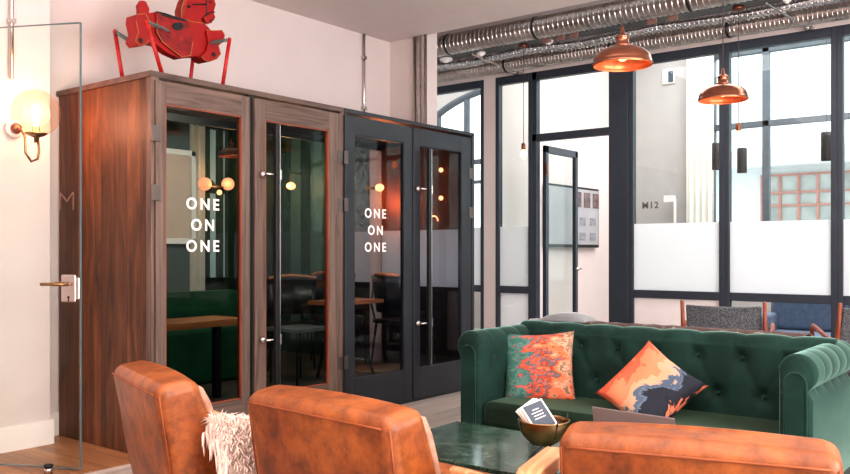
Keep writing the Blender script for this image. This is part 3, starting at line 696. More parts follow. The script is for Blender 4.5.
letters('M', (p0.x, p0.y, 1.50), Euler((math.pi/2, 0, rz)), .16, M['lettering_faint'], gd, space=1, bold=-.003, extr=.0005)

# wall light with globe --------------------------------------------
c = on_Y(36, 113, 5.13); bpnt = on_Y(13, 129, 5.33)
sn = empty('wall_light', (bpnt.x, 5.318, bpnt.z), label='copper wall light with a large clear glass globe behind the glass door', cat='wall light')
mm = Matrix.Rotation(math.pi/2, 3, 'X')
MB().lathe([(.055, 0), (.055, .012), (.045, .02)], (bpnt.x, 5.318, bpnt.z), 32, mm).build('wall_plate', M['white'], sn, smooth=True)
MB().lathe([(.03, .02), (.036, .03), (.03, .05), (.012, .058)], (bpnt.x, 5.318, bpnt.z), 28, mm).build('copper_boss', M['socket'], sn, smooth=True)
gz = c.z-.135
MB().tube([(bpnt.x, 5.26, bpnt.z), (c.x-.09, 5.13, gz+.02), (c.x-.07, 5.13, gz-.02), (c.x-.065, 5.13, gz-.12), (c.x-.03, 5.13, gz-.17), (c.x+.01, 5.13, gz-.15), (c.x+.02, 5.13, gz-.1), (c.x+.01, 5.13, gz)], .008, 10).lathe([(.012, -.05), (.012, -.02), (.05, -.005), (.07, .008), (.06, .012), (.022, .014), (.02, .05)], (c.x, 5.13, gz), 28).build('arm', M['brass'], sn, smooth=True)
MB().ball(tuple(c), .145, 40).build('globe', M['globe'], sn, smooth=True)
MB().lathe([(.012, -.09), (.016, -.05), (.026, -.01), (.028, .015), (.02, .04), (.005, .055)], tuple(c), 20).build('bulb', M['bulb'], sn, smooth=True)
lamp('globe_light', (c.x, c.y, c.z), 10, (1, .46, .30), .1)

# ================================================================= DUCTS AND CABLES
def spiral_duct(X, Z, r, y0, y1, pitch, mat, name, label, cat, rib=.004, n=28, wob=0):
    rings = []; y = y0; i = 0
    prof = [(0, 0), (.5, 0), (.6, 1), (.75, 1), (.85, 0)]
    while y < y1:
        for f, h in prof:
            rr = r+rib*h
            rings.append([Vector((X+rr*math.cos(2*math.pi*j/n)+wob*math.sin(y*5), y+f*pitch+.1*pitch*math.sin(2*math.pi*j/n), Z+rr*math.sin(2*math.pi*j/n)+wob*math.cos(y*4))) for j in range(n)])
        y += pitch
    o = MB().loft(rings).build(name, mat, smooth=False, origin=(X, (y0+y1)/2, Z)); return tag(o, label, cat)
d1 = spiral_duct(7.4, 3.53, .108, FY0+.05, 8.0, .055, M['duct'], 'ventilation_duct', 'thick ribbed silver spiral duct nearest the ceiling edge', 'duct')
d2 = spiral_duct(7.97, 3.355, .08, FY0+.05, 9.0, .04, M['duct'], 'ventilation_duct', 'thinner ribbed silver spiral duct running above the window frames', 'duct', .003, 22)
d3 = spiral_duct(7.80, 3.425, .045, FY0+.05, 9.0, .045, M['foil'], 'flexible_duct', 'crinkled foil flexible duct between the two spiral ducts', 'duct', .014, 18, .012)
for (px, X, r, dd, Z) in ((450, 7.4, .115, d1, 3.53), (537, 7.4, .115, d1, 3.53), (691, 7.4, .115, d1, 3.53), (507, 7.97, .086, d2, 3.355), (612, 7.97, .086, d2, 3.355), (729, 7.97, .086, d2, 3.355)):
    y = on_X(px, 0, X).y
    MB().lathe([(r-.02, -.012), (r, -.012), (r, .012), (r-.02, .012)], (X, y, Z), 32, Matrix.Rotation(math.pi/2, 3, 'X'), caps=False).build('duct_strap', M['black'], dd, smooth=True)
tag(MB().box(7.54, 7.74, FY0+.05, 8.5, 3.455, 3.462).box(7.54, 7.546, FY0+.05, 8.5, 3.455, 3.50).box(7.734, 7.74, FY0+.05, 8.5, 3.455, 3.50).build('cable_tray', M['tray']), 'perforated dark metal cable tray beside the thick spiral duct', 'cable tray')
for i, (px, py) in enumerate(((548, 41), (562, 39), (575, 36), (653, 22), (674, 19))):
    p = on_X(px, py, 7.56); w_ = ('first', 'second', 'third')[i] if i < 3 else ''
    lab = ['square brown junction box on the cable tray, leftmost of three in a row', 'square brown junction box on the cable tray, middle of three in a row', 'square brown junction box on the cable tray, rightmost of three in a row', 'brown junction box on the tray just right of the large pendant cord', 'brown junction box on the tray left of the small pendant cord'][i]
    o = MB().box(7.515, 7.542, p.y-.05, p.y+.05, 3.40, 3.50).build('junction_box', M['brown_box'], bevel=.006, origin=(7.525, p.y, 3.45)); tag(o, lab, 'junction box', 'junction boxes on the cable tray')
    MB().box(7.511, 7.516, p.y-.035, p.y+.035, 3.415, 3.485).build('box_lid', M['brown_box'], o, bevel=.002)
for i, (px, py, lab) in enumerate(((446, 72, 'white round ceiling fitting close to the pier'), (481, 62, 'white round ceiling fitting right of the one by the pier'), (549, 51, 'small white round fitting below the three junction boxes'), (787, 22, 'small white round fitting below the tray right of the small pendant'))):
    p = on_X(px, py, 7.64); r = (.075, .05, .045, .04)[i]
    o = tag(MB().lathe([(r*.8, -.03), (r, -.012), (r, 0)], (7.64, p.y, 3.453), 28).build('ceiling_fitting', M['spot'], smooth=True, origin=(7.64, p.y, 3.45)), lab, 'ceiling fitting')
    MB().lathe([(r*.4, -.045), (r*.5, -.03)], (7.64, p.y, 3.453), 20).build('fitting_cap', M['spot'], o, smooth=True)
for px, lab in ((490, 'slanted silver strut across the ducts near the pier'), (785, 'slanted silver strut across the ducts near the right edge')):
    y = on_X(px, 0, 7.7).y
    s_ = tag(MB().tube([(7.53, y+.12, 3.42), (8.1, y-.1, 3.275)], .012, 8).build('duct_strut', M['chrome']), lab, 'strut')
    MB().box(8.08, 8.17, y-.13, y-.07, 3.26, 3.29).build('strut_bracket', M['chrome'], s_)

# pendants
p = on_X(622.5, 70, 4.64); dome_pendant((4.64, on_X(622.5, 0, 4.64).y, 2.38), .172, CEIL, 'larger copper dome pendant hanging nearer, below the spiral duct')
p = on_X(723, 104, 6.14); dome_pendant((6.14, p.y, 2.378), .172, CEIL, 'smaller looking copper dome pendant hanging further back in front of the window post')
def bulb_pendant(px, label, X=7.64, zb=2.3):
    y = on_X(px, 0, X).y
    e = empty('bulb_pendant', (X, y, zb), label=label, cat='lamp')
    MB().lathe([(.045, -.03), (.05, -.02), (.05, 0)], (X, y, 3.455), 24).build('ceiling_rose', M['socket'], e, smooth=True)
    MB().tube([(X, y, zb+.1), (X, y, 3.44)], .0035, 6).build('cord', M['cord'], e)
    MB().lathe([(.018, .04), (.022, .05), (.022, .1), (.01, .115)], (X, y, zb), 18).build('lamp_socket', M['socket'], e, smooth=True)
    MB().lathe([(.003, -.055), (.022, -.04), (.034, -.01), (.028, .02), (.016, .045)], (X, y, zb), 20).build('bulb', M['bulb_soft'], e, smooth=True)
    return e
bulb_pendant(523.5, 'bare bulb pendant on a long cord in front of the narrow left window')
bulb_pendant(738.5, 'bare bulb pendant on a long cord right of the smaller copper pendant')

# ================================================================= MEETING ROOM CONTENTS
tvx0, tvx1 = 9.25, on_Y(597, 0, 5.33).x
tv = empty('wall_screen', ((tvx0+tvx1)/2, 5.37, 1.73), label='large flat screen on the white wall behind the open glass door', cat='screen')
MB().box(tvx0, tvx1, 5.30, 5.36, 1.32, 2.13).build('screen_frame', M['black'], tv, bevel=.006)
MB().box(tvx0+.03, tvx1-.03, 5.294, 5.30, 1.36, 2.10).build('screen', plain('grey_screen_image', '#a2a3a7', .15, var=.1, scale=3), tv)
mt1, mt2 = plain('dark_screen_tiles', '#6c5c5c', .2, var=.5, scale=12), plain('faint_screen_tiles', '#8b8d94', .2, var=.3, scale=30)
for i in range(3): MB().box(tvx1-.20-i*.26, tvx1-.05-i*.26+.03, 5.288, 5.293, 1.86, 2.06).build('picture_tile', mt1, tv)
for i in range(2):
    for j in range(2): MB().box(tvx1-.28-i*.3, tvx1-.12-i*.3, 5.288, 5.293, 1.42+j*.2, 1.52+j*.2).build('text_tile', mt2, tv)
MB().box(tvx0+.3, tvx0+.9, 5.36, 5.37, 1.6, 1.9).build('wall_bracket', M['black'], tv)
# curtains
rings = []
for z in (.12, 4.05): rings.append([Vector((11.36+.04*math.sin(k*1.15), 4.32-k*.0155, z)) for k in range(26)])
tag(MB().loft(rings, caps=False, closed_ring=False).build('curtain', M['curtain'], smooth=True), 'cream pleated curtain at the left of the wide meeting room window', 'curtain')
# cylinder lamps
for px, py0, py1, X, lab in ((742, 148, 173, 10.0, 'black cylinder pendant in the middle, right of the window post'), (826.5, 132, 161, 9.6, 'black cylinder pendant highest of the three, at the right'), (716.5, 143, 170, 10.4, 'black cylinder pendant half hidden by the window post, against the curtain')):
    a, b_ = on_X(px, py0, X), on_X(px, py1, X)
    e = empty('cylinder_lamp', (X, a.y, b_.z), label=lab, cat='lamp', group='black cylinder pendants in the meeting room')
    MB().lathe([(.052, b_.z), (.055, b_.z+.01), (.055, a.z-.01), (.05, a.z)], (X, a.y, 0), 28).build('lamp_shade', M['black'], e, smooth=True)
    MB().tube([(X, a.y, a.z), (X, a.y, CEIL2+.24)], .003, 6).build('cord', M['cord'], e)
p = on_X(650, 204, 11.49)
o = letters('M12', (11.4985, p.y, p.z-.06), RXW, .13, M['dark_lettering'], None, name='room_number', bold=.004, space=1.15); tag(o, 'small dark room number on the grey wall of the meeting room', 'sign')
p = on_X(669, 77, 11.49); o = tag(MB().box(11.47, 11.5, p.y-.09, p.y+.09, p.z-.1, p.z+.1).build('reflection_box', M['paper'], bevel=.006), 'small pale square reflection high on the grey meeting room wall, built as a panel', 'reflection panel')  # panel built for a bluish reflection in the glazing
MB().box(11.462, 11.47, p.y-.07, p.y+.0, p.z-.08, p.z+.08).build('panel_insert', M['navy'], o)
p = on_X(670, 200, 11.3)
o = empty('column_stand', (11.35, p.y, 0), label='thin pale stand against the grey meeting room wall', cat='stand')
MB().tube([(11.35, p.y-.05, 0), (11.35, p.y-.05, 2.0)], .02, 8).build('pole', M['white'], o)
MB().box(11.32, 11.38, p.y-.05, p.y+.10, 1.96, 2.05).build('head', M['white'], o); MB().lathe([(.12, 0), (.12, .02)], (11.35, p.y-.05, 0), 20).build('foot', M['white'], o)
# blue sofa in the meeting room seen below the sill
bs = empty('armchair', (9.3, 2.0, 0), label='dusty blue upholstered sofa seen through the low pane between the tweed chairs', cat='sofa')
MB().box(9.0, 9.8, 1.1, 2.7, .12, .42).build('seat', M['blue_fabric'], bs, bevel=.04, seg=3)
MB().box(9.55, 9.85, 1.1, 2.7, .42, .82).build('backrest', M['blue_fabric'], bs, bevel=.05, seg=3)
for y in (1.0, 2.62): MB().box(9.0, 9.85, y, y+.16, .12, .6).build('armrest', M['blue_fabric'], bs, bevel=.04, seg=3)
for x in (9.08, 9.78):
    for y in (1.15, 2.65): MB().tube([(x, y, .12), (x, y, 0)], .02, 8).build('leg', M['black'], bs)
tt = empty('side_table', (8.9, 3.0, 0), label='white low table seen through the low pane beside the tweed chair', cat='table')

MB().lathe([(.22, .44), (.22, .46)], (8.75, 3.05, 0), 28).build('tabletop', M['white'], tt, bevel=.004); MB().tube([(8.75, 3.05, .44), (8.75, 3.05, 0)], .02, 10).build('leg', M['white'], tt); MB().lathe([(.15, 0), (.15, .015)], (8.75, 3.05, 0), 24).build('foot', M['white'], tt)

# ================================================================= TWEED CHAIRS
def tweed_chair(loc, rz, label):
    """faces local +X, back toward local -X; width along Y"""
    e = empty('lounge_chair', (0, 0, 0), label=label, cat='chair', group='charcoal tweed lounge chairs by the window')
    rings = []
    n = 12
    for z, xo in ((.40, .06), (.55, .02), (.70, -.03), (.84, -.09)):
        ring = [Vector((xo-.02-.03*math.cos(math.pi*k/n-math.pi/2), -.28+.56*k/n, z-(.012*math.sin(math.pi*k/n) if z > .8 else 0))) for k in range(n+1)]
        ring += [v+Vector((.06, 0, 0)) for v in reversed(ring)]
        rings.append(ring)
    MB().loft(rings).build('backrest', M['tweed'], e, bevel=.012, seg=3)
    MB().box(.02, .58, -.27, .27, .33, .43).build('seat', M['tweed'], e, bevel=.03, seg=3)
    for s in (-1, 1):
        MB().tube([(-.12, s*.305, .875), (-.05, s*.305, .62), (.02, s*.305, .36), (-.06, s*.315, 0)], [.014, .018, .02, .013], 10).build('back_post', M['post_wood'], e, smooth=True)
        MB().tube([(.50, s*.30, .35), (.56, s*.315, 0)], [.018, .012], 10).build('leg', M['post_wood'], e, smooth=True)
        MB().tube([(-.06, s*.32, .58), (.1, s*.34, .60), (.3, s*.35, .64), (.48, s*.34, .655), (.56, s*.33, .62), (.55, s*.32, .5), (.52, s*.31, .36)], [.014, .017, .02, .02, .018, .016, .016], 10).build('armrest', M['post_wood'], e, smooth=True)
        MB().tube([(.0, s*.3, .37), (.52, s*.3, .37)], .014, 8).build('seat_rail', M['post_wood'], e)
    e.location = loc; e.rotation_euler = (0, 0, rz); return e
t1 = tweed_chair((6.72, 2.25, 0), math.radians(14), 'charcoal tweed chair with teak posts right behind the middle of the green sofa')
t2 = copy_tree(t1); t2.location = (7.12, 1.22, 0); t2.rotation_euler = (0, 0, math.radians(28)); t2['label'] = 'charcoal tweed chair cut off by the right edge, with a curved teak armrest'

# ================================================================= GREEN SOFA
SX0, SX1, SY0, SY1 = 4.18, 5.02, .98, 3.01
sofa = empty('sofa', ((SX0+SX1)/2, (SY0+SY1)/2, 0), label='dark green velvet buttoned chesterfield sofa', cat='sofa')
def lattice(a, b, sa, sb):
    """0..1 pleat strength and button strength at (a,b) on a diamond lattice"""
    u = a/sa; v = b/sb
    p, q = (u+v)/2, (u-v)/2
    dp_ = min(abs(p-round(p)), abs(q-round(q)))*min(sa, sb)*1.2
    best = 9
    for i in range(int(math.floor(u))-1, int(math.floor(u))+3):
        for j in range(int(math.floor(v))-1, int(math.floor(v))+3):
            if (i+j) % 2 == 0: best = min(best, math.hypot((u-i)*sa, (v-j)*sb))
    return math.exp(-(dp_/.014)**2), math.exp(-(best/.042)**2)
def back_profile(y):
    """closed ring in XZ at given Y"""
    pts = []
    xi = 4.72; top = .80
    # inner face going up
    for k in range(34):
        b = k/33*.40; z = .34+b; x = xi+.10*(b/.40)*.6
        cr, bt_ = lattice(y-2.0, z-.665, .125, .20)
        x -= .016*min(1, 4*b)*(1-.45*cr); x += .034*bt_
        pts.append(Vector((x, y, z)))
    cx, cz, r = pts[-1].x+.09, .715, .088
    for k in range(1, 15):
        a = math.pi-k/14*math.pi*1.25
        pl = .007*abs(math.sin((y-2.0)/.25*math.pi))**.7
        rr = r-.010+pl*1.7
        pts.append(Vector((cx+rr*math.cos(a), y, cz+rr*math.sin(a))))
    pts += [Vector((5.0, y, .58)), Vector((5.0, y, .12)), Vector((xi, y, .12))]
    return pts
ny = 190
rings = [back_profile(SY0+.05+(SY1-SY0-.10)*i/ny) for i in range(ny+1)]
MB().loft(rings).build('backrest', M['velvet'], sofa, smooth=True)
def arm_profile(x, yin, s, hx=0):
    """s=+1: outer side toward +Y"""
    pts = []
    for k in range(26):
        b = k/25*.32; z = .34+b; d_ = 0
        if hx > .12:
            cr, bt_ = lattice(x-4.36, z-.60, .125, .20); d_ = (.012*(1-.45*cr)-.022*bt_)*min(1, (hx-.12)*8)*min(1, 4*b)
        pts.append(Vector((x, yin-s*d_, z)))
    cy, cz, r = yin+s*.085, .688, .09
    for k in range(1, 17):
        a = math.pi-k/16*math.pi*1.35
        rr = r-.005+.005*(abs(math.sin((x-SX0)/.16*math.pi))**.6 if x > SX0+.16 else 1)
        pts.append(Vector((x, cy+s*rr*math.cos(a), cz+rr*1.03*math.sin(a))))
    pts += [Vector((x, yin+s*.15, .56)), Vector((x, yin+s*.15, .10)), Vector((x, yin, .10))]
    sh = .016*max(0, 1-hx/.03)**2; cyy = yin+s*.075
    for p_ in pts:
        p_.y += math.copysign(min(sh, abs(p_.y-cyy)*.4), cyy-p_.y); p_.z += -sh if p_.z > .6 else 0
    return pts
for yin, s in ((SY1-.15, 1), (SY0+.165, -1)):
    nx = 120
    rings = [arm_profile(SX0+(SX1-SX0)*i/nx, yin, s, (SX1-SX0)*i/nx) for i in range(nx+1)]
    MB().loft(rings).build('armrest', M['velvet'], sofa, smooth=True)
    # inset front panel with piping
    pc = yin+s*.08; hw_ = .047
    poly = [(pc-hw_, .12), (pc-hw_, .64)]+[(pc-hw_*math.cos(math.pi*k/12), .64+.05*math.sin(math.pi*k/12)) for k in range(1, 12)]+[(pc+hw_, .64), (pc+hw_, .12)]
    MB().prism(poly, (0, 0, 0), (0, 1, 0), (0, 0, 1), (1, 0, 0), SX0-.010, SX0+.01).build('arm_front', M['velvet'], sofa, bevel=.006)
    MB().tube([(SX0-.006, y, z) for y, z in poly], .007, 8).build('piping', M['velvet'], sofa, smooth=True)
# back corners fill, base and seat
MB().box(SX0+.03, 4.95, SY0+.16, SY1-.16, .08, .22).build('base', M['velvet'], sofa, bevel=.01)
st = MB(); nX, nY = 24, 60; rings = []
sy0, sy1 = SY0+.17, SY1-.155
MB().box(SX0+.015, 4.74, sy0, sy1, .20, .36).build('seat_cushion', M['seat_velvet'], sofa, bevel=.045, seg=5)
for x in (SX0+.06, 4.92):
    for y in (SY0+.06, SY1-.06): MB().lathe([(.02, 0), (.03, .06), (.03, .10)], (x, y, 0), 14).build('leg', M['post_wood'], sofa, smooth=True)
bz = []
i = -12
for i in range(-12, 13):
    for j in (-1, 0):
        if (i+j) % 2: continue
        y = 2.0+i*.125; z = .665+j*.20
        if SY0+.22 < y < SY1-.22 and z > .4:
            b = z-.34; x = 4.72+.10*(b/.40)*.6+.022
            MB().ball((x, y, z), .014, 10, sc=(1, 1, 1)).build('button', M['velvet'], sofa, smooth=True)
for yin, s in ((SY1-.15, 1),):
    for i in (1, 3):
        MB().ball((4.36+(i-1)*.125, yin+s*.012, .60), .011, 10).build('button', M['velvet'], sofa, smooth=True)

# grey sofa behind
gs = empty('sofa', (5.4, 2.4, 0), label='grey velvet sofa standing back to back behind the green sofa', cat='sofa')
def gprof(y):
    h = .03*math.exp(-((y-2.92)/.22)**2)
    return [Vector((5.08, y, .1)), Vector((5.08, y, .70)), Vector((5.10, y, .75+h)), Vector((5.15, y, .77+h)), Vector((5.22, y, .765+h)), Vector((5.30, y, .73)), Vector((5.32, y, .6)), Vector((5.30, y, .1))]
MB().loft([gprof(1.15+i*.02+0*math.sin(i)) for i in range(98)]).build('backrest', M['grey_velvet'], gs, smooth=True)
MB().box(5.3, 5.85, 1.15, 3.09, .1, .42).build('seat', M['grey_velvet'], gs, bevel=.04, seg=3)
for x in (5.13, 5.8):
    for y in (1.25, 3.0): MB().tube([(x, y, .1), (x, y, 0)], .018, 8).build('leg', M['black'], gs)
# striped throw along its top
rings = []
for i in range(90):
    y = 1.25+i*.0165; w_ = .002*math.sin(i*.8)
    rings.append([Vector((5.07, y, .765+w_)), Vector((5.13, y, .787+w_)), Vector((5.2, y, .79+w_)), Vector((5.27, y, .775+w_)), Vector((5.33, y, .72)), Vector((5.34, y, .55))])
o = MB().loft(rings, caps=False, closed_ring=False).build('throw_blanket', painted_cloth('brown_white_stripe', [(0, rgb('#54423e')), (.45, rgb('#5f4a45')), (.58, rgb('#a59a94')), (.62, rgb('#4b3c39'))], 6, .5, (1, 4, .4), 'hard', .1), smooth=True)
o.modifiers.new('s', 'SOLIDIFY').thickness = .006
tag(o, 'dark brown throw with pale streaks lying along the top of the grey sofa', 'blanket')
rings = []
for i in range(16):
    t_ = i/15; y = 2.62+.36*t_; h = math.sin(math.pi*t_)**.5*.055
    rings.append([Vector((5.1+.2*k/9, y+.02*math.sin(k), .79+h*math.sin(math.pi*(k+.3)/9.6)**.6 if 0 < k < 9 else .785)) for k in range(10)])
o = MB().loft(rings, caps=False, closed_ring=False).build('grey_cushion', M['grey_velvet'], smooth=True, sub=1); tag(o, 'rumpled grey cushion lying on the far end of the grey sofa top', 'cushion')

# ================================================================= CUSHIONS
def cushion(name, size, thick, loc, rot, mat, label, n=22):
    vs = []; e = size/2
    rings = []
    mb = MB()
    top, bot = [], []
    for i in range(n+1):
        for j in range(n+1):
            u, v = i/n*2-1, j/n*2-1
            h = (max(0, (1-u**4)*(1-v**4)))**.55*thick/2
            pin = 1-.09*(1-abs(u)**2)*abs(v)**3; pin2 = 1-.09*(1-abs(v)**2)*abs(u)**3
            x, z = u*e*pin2, v*e*pin
            cr = .004*math.sin(9*u+4*v)*(1-u*u)
            top.append(Vector((x, h+cr, z))); bot.append(Vector((x, -h+cr, z)))
    fs = []
    k = (n+1)**2
    for i in range(n):
        for j in range(n):
            a = i*(n+1)+j; q = (a, a+1, a+n+2, a+n+1)
            fs.append(q); fs.append(tuple(x+k for x in reversed(q)))
    mb.add(top+bot, fs)
    o = mb.build(name, mat, smooth=True)
    import bmesh
    bm = bmesh.new(); bm.from_mesh(o.data); bmesh.ops.remove_doubles(bm, verts=bm.verts, dist=.0008); bmesh.ops.recalc_face_normals(bm, faces=bm.faces); bm.to_mesh(o.data); bm.free()
    o.location = loc; o.rotation_euler = rot
    return tag(o, label, 'cushion')
# cushion local +/-Y is its thickness; facing -Y then turned to face the room (-X)
def cush_rot(yaw, lean, spin):
    return (Matrix.Rotation(yaw, 4, 'Z') @ Matrix.Rotation(lean, 4, 'X') @ Matrix.Rotation(spin, 4, 'Y')).to_euler()
cushion('cushion', .455, .15, (4.57, 2.68, .535), cush_rot(math.radians(-66), math.radians(-13), math.radians(-3)), M['cush1'], 'square teal and orange brush stroke cushion in the far corner of the green sofa')
cushion('cushion', .44, .15, (4.46, 1.90, .495), cush_rot(math.radians(-80), math.radians(-34), math.radians(36)), M['cush2'], 'navy and peach cushion tipped on its corner in the middle of the green sofa')

# ================================================================= COFFEE TABLE + THINGS ON IT
TX0, TX1, TY0, TY1, TZ = 2.72, 3.38, 1.10, 2.45, .42
ct = empty('coffee_table', ((TX0+TX1)/2, (TY0+TY1)/2, 0), label='coffee table with dark green marble top and thin copper frame', cat='table')
MB().box(TX0, TX1, TY0, TY1, TZ-.025, TZ).build('tabletop', M['marble'], ct, bevel=.003)
fm = MB()
for (a, b_, c_, d_) in ((TX0+.01, TX1-.01, TY0+.01, TY0+.03), (TX0+.01, TX1-.01, TY1-.03, TY1-.01), (TX0+.01, TX0+.03, TY0+.01, TY1-.01), (TX1-.03, TX1-.01, TY0+.01, TY1-.01)): fm.box(a, b_, c_, d_, TZ-.05, TZ-.026)
fm.build('frame', M['copper'], ct)
for x in (TX0+.02, TX1-.02):
    for y in (TY0+.02, TY1-.02, 2.02): MB().box(x-.01, x+.01, y-.01, y+.01, 0, TZ-.05).build('leg', M['copper'], ct)
bx_, by_ = 3.0, 1.735
bw = empty('bowl', (bx_, by_, TZ), label='brass bowl on black wire legs on the marble table', cat='bowl')
R_ = .105
prof = [(.012, .048)]+[(R_*math.sin(a), .152-R_*.99*math.cos(a)) for a in [math.pi/2*i/14 for i in range(1, 15)]]
prof2 = [(r-.004 if r > .01 else r, z+.004) for r, z in reversed(prof)]
MB().lathe(prof+[(R_+.001, .156)]+prof2, (bx_, by_, TZ), 40).build('bowl_body', M['brass'], bw, smooth=True)
for k in range(4):
    a = math.pi/4+k*math.pi/2+.25; ca, sa = math.cos(a), math.sin(a)
    MB().tube([(bx_+ca*r, by_+sa*r, TZ+z) for r, z in ((.075, .004), (.008, .046), (.05, .056), (.09, .10), (.109, .15), (.111, .175))], .0028, 8).build('wire_leg', M['black'], bw, smooth=True)
def card(yaw, tilt, roll, off, label, mt, pr=False):
    m_ = Matrix.Translation(Vector((bx_, by_, TZ+.158))+Vector(off)) @ Matrix.Rotation(yaw, 4, 'Z') @ Matrix.Rotation(tilt, 4, 'X') @ Matrix.Rotation(roll, 4, 'Y')
    o = MB().box(-.05, .05, -.0015, .0015, -.068, .068, m_).build('leaflet', M['paper']); tag(o, label, 'leaflet', 'leaflets in the brass bowl')
    if pr:
        MB().box(-.043, .043, -.0025, -.0016, -.060, .062, m_).build('printed_face', M['navy'], o)
        tx = MB()
        for i, w_ in enumerate((.03, .05, .045, .05)): tx.box(-w_/2, w_/2, -.003, -.0026, .03-i*.014, .034-i*.014, m_)
        tx.build('print_lines', M['paper'], o)
card(math.radians(-52), math.radians(-42), math.radians(-25), (.0, .022, .01), 'leaflet with slate blue printed face leaning in the brass bowl', M['paper'], True)
card(math.radians(-52), math.radians(-38), math.radians(-32), (.01, .04, .004), 'white leaflet showing behind the slate blue one in the bowl', M['paper'])
card(math.radians(-52), math.radians(-34), math.radians(-38), (.02, .052, 0), 'white leaflet at the back left of the bowl', M['paper'])
# laptop
lp = empty('laptop', (3.22, 1.42, TZ), label='open grey laptop seen from behind on the marble table', cat='laptop')
def lm(v): return v
lc, la = Vector((3.0, 1.42, TZ)), math.radians(-3)
p1 = Vector((2.93, 1.57, TZ)); p2 = Vector((2.93, 1.57-.345, TZ)); p1 = Vector((2.95, 1.465, TZ)); 
U = (p2-p1).normalized(); Wd = Vector((-.22, 0, 1)).normalized()
MB().prism([(0, .01), (.335, .01), (.335, .262), (0, .262)], p1, U, Wd, U.cross(Wd), -.003, .003).build('lid', M['laptop'], lp, bevel=.003)
MB().box(2.955, 3.18, 1.465-.335, 1.465, TZ+.001, TZ+.015).build('laptop_base', M['laptop'], lp, bevel=.003)
MB().box(2.99, 3.08, 1.465-.315, 1.445, TZ+.015, TZ+.017).build('keyboard', M['black'], lp)

# ================================================================= LEATHER CHAIRS
def armchair(label, high=False):
    """faces +X. outer back bottom edge line on local X=0; width .68 along Y"""
    e = empty('armchair', (0, 0, 0), label=label, cat='chair', group='tan leather armchairs with oak arms'); W = .34
    def ring(z, xb, xf_, round_=0):
        n = 12; pts = []
        for k in range(n+1): pts.append(Vector((xb+.012*math.cos(math.pi*(k/n-.5))*-1, -W+2*W*k/n, z+(.008*math.cos(math.pi*(k/n-.5)) if round_ else 0))))
        for k in range(n+1): pts.append(Vector((xf_+.012*math.cos(math.pi*(k/n-.5)), W-2*W*k/n, z+(.008*math.cos(math.pi*(k/n-.5)) if round_ else 0)+(.02 if round_ else 0))))
        return pts
    rings = [ring(.16, .10, .32), ring(.30, .07, .285), ring(.45, .035, .24), ring(.60, .01, .195), ring(.72, -.015, .15), ring(.765, -.018, .125, 1)]
    MB().loft(rings).build('backrest', M['leather'], e, bevel=.04, seg=6)
    # stitched seams round the top and sides
    for s in (-1, 1):
        MB().tube([(x, s*(W-.011), z) for z, x in ((.735, -.004), (.60, .016), (.45, .040), (.30, .076), (.18, .105))], .0032, 8).build('seam', M['seam'], e, smooth=True)
    MB().tube([(-.020-.012*math.sin(math.pi*k/10), -W+.03+(2*W-.06)*k/10, .738+.003*math.sin(math.pi*k/10)) for k in range(11)], .0032, 8).build('seam', M['seam'], e, smooth=True)
    # worn front facing strip
    rr = []
    for z, x in ((.30, .287), (.45, .245), (.60, .202), (.70, .168), (.75, .140)):
        rr.append([Vector((x+.012*math.cos(math.pi*(k/10-.5))+.010, -W+.02+(2*W-.04)*k/10, z)) for k in range(11)])
    f = MB().loft(rr, caps=False, closed_ring=False).build('front_pad', M['scuffed'], e, smooth=True); f.modifiers.new('s', 'SOLIDIFY').thickness = .025
    MB().box(.30, .82, -W+.02, W-.02, .28, .43).build('seat', M['leather'], e, bevel=.04, seg=4)
    MB().box(.12, .80, -W+.01, W-.01, .20, .28).build('seat_frame', M['arm_wood'], e, bevel=.006)
    for s in (-1, 1):
        a_ = [(.20, .56), (.20, .605), (.22, .61), (.50, .51), (.52, .50), (.50, .475)]
        if high: a_ = [(-.02, .63), (-.03, .665), (.0, .675), (.30, .665), (.50, .60), (.50, .565), (.30, .625)]
        MB().prism(a_, (0, s*(W+(.075 if high else .055)), 0), (1, 0, 0), (0, 0, 1), (0, 1, 0), -.034, .034).build('armrest', M['arm_wood'], e, bevel=.008)
        MB().box(.22, .265, s*(W+.045)-.018, s*(W+.045)+.018, 0, .575).build('leg', M['arm_wood'], e, bevel=.005)
        MB().box(.44, .48, s*(W+.045)-.018, s*(W+.045)+.018, 0, .57 if high else .50).build('leg', M['arm_wood'], e, bevel=.005)
    return e
c2 = armchair('middle tan leather armchair, its back square to us in front of the marble table')
c1 = copy_tree(c2); c1['label'] = 'leftmost tan leather armchair, with the sheepskin on its seat'
c3 = armchair('x', True); c3['label'] = 'rightmost tan leather armchair, cut off by the bottom edge in front of the green sofa'
def place(ch, ax, ay, bx, by):
    """outer top back edge from (ax,ay) [left] to (bx,by) [right]"""
    a = math.atan2(ax-bx, ay-by)   # facing normal
    mid = Vector(((ax+bx)/2, (ay+by)/2, 0)); ch.rotation_euler = (0, 0, -a)
    ch.location = mid+Matrix.Rotation(-a, 3, 'Z') @ Vector((.022, 0, 0))
place(c2, 1.81, 2.14, 1.755, 1.48); place(c1, 1.885, 3.08, 1.68, 2.50); place(c3, 1.85, 1.05, 2.03, .44)
for c_ in (c1, c2): c_.location += Vector((-.016, .02, 0))
c3.location += Vector((.012, -.016, 0))
for c_ in (c1, c2, c3): c_.scale = (1, 1, 1.045)
c3.scale = (1, .96, 1.045)
c1.location += Vector((.016, -.02, 0))
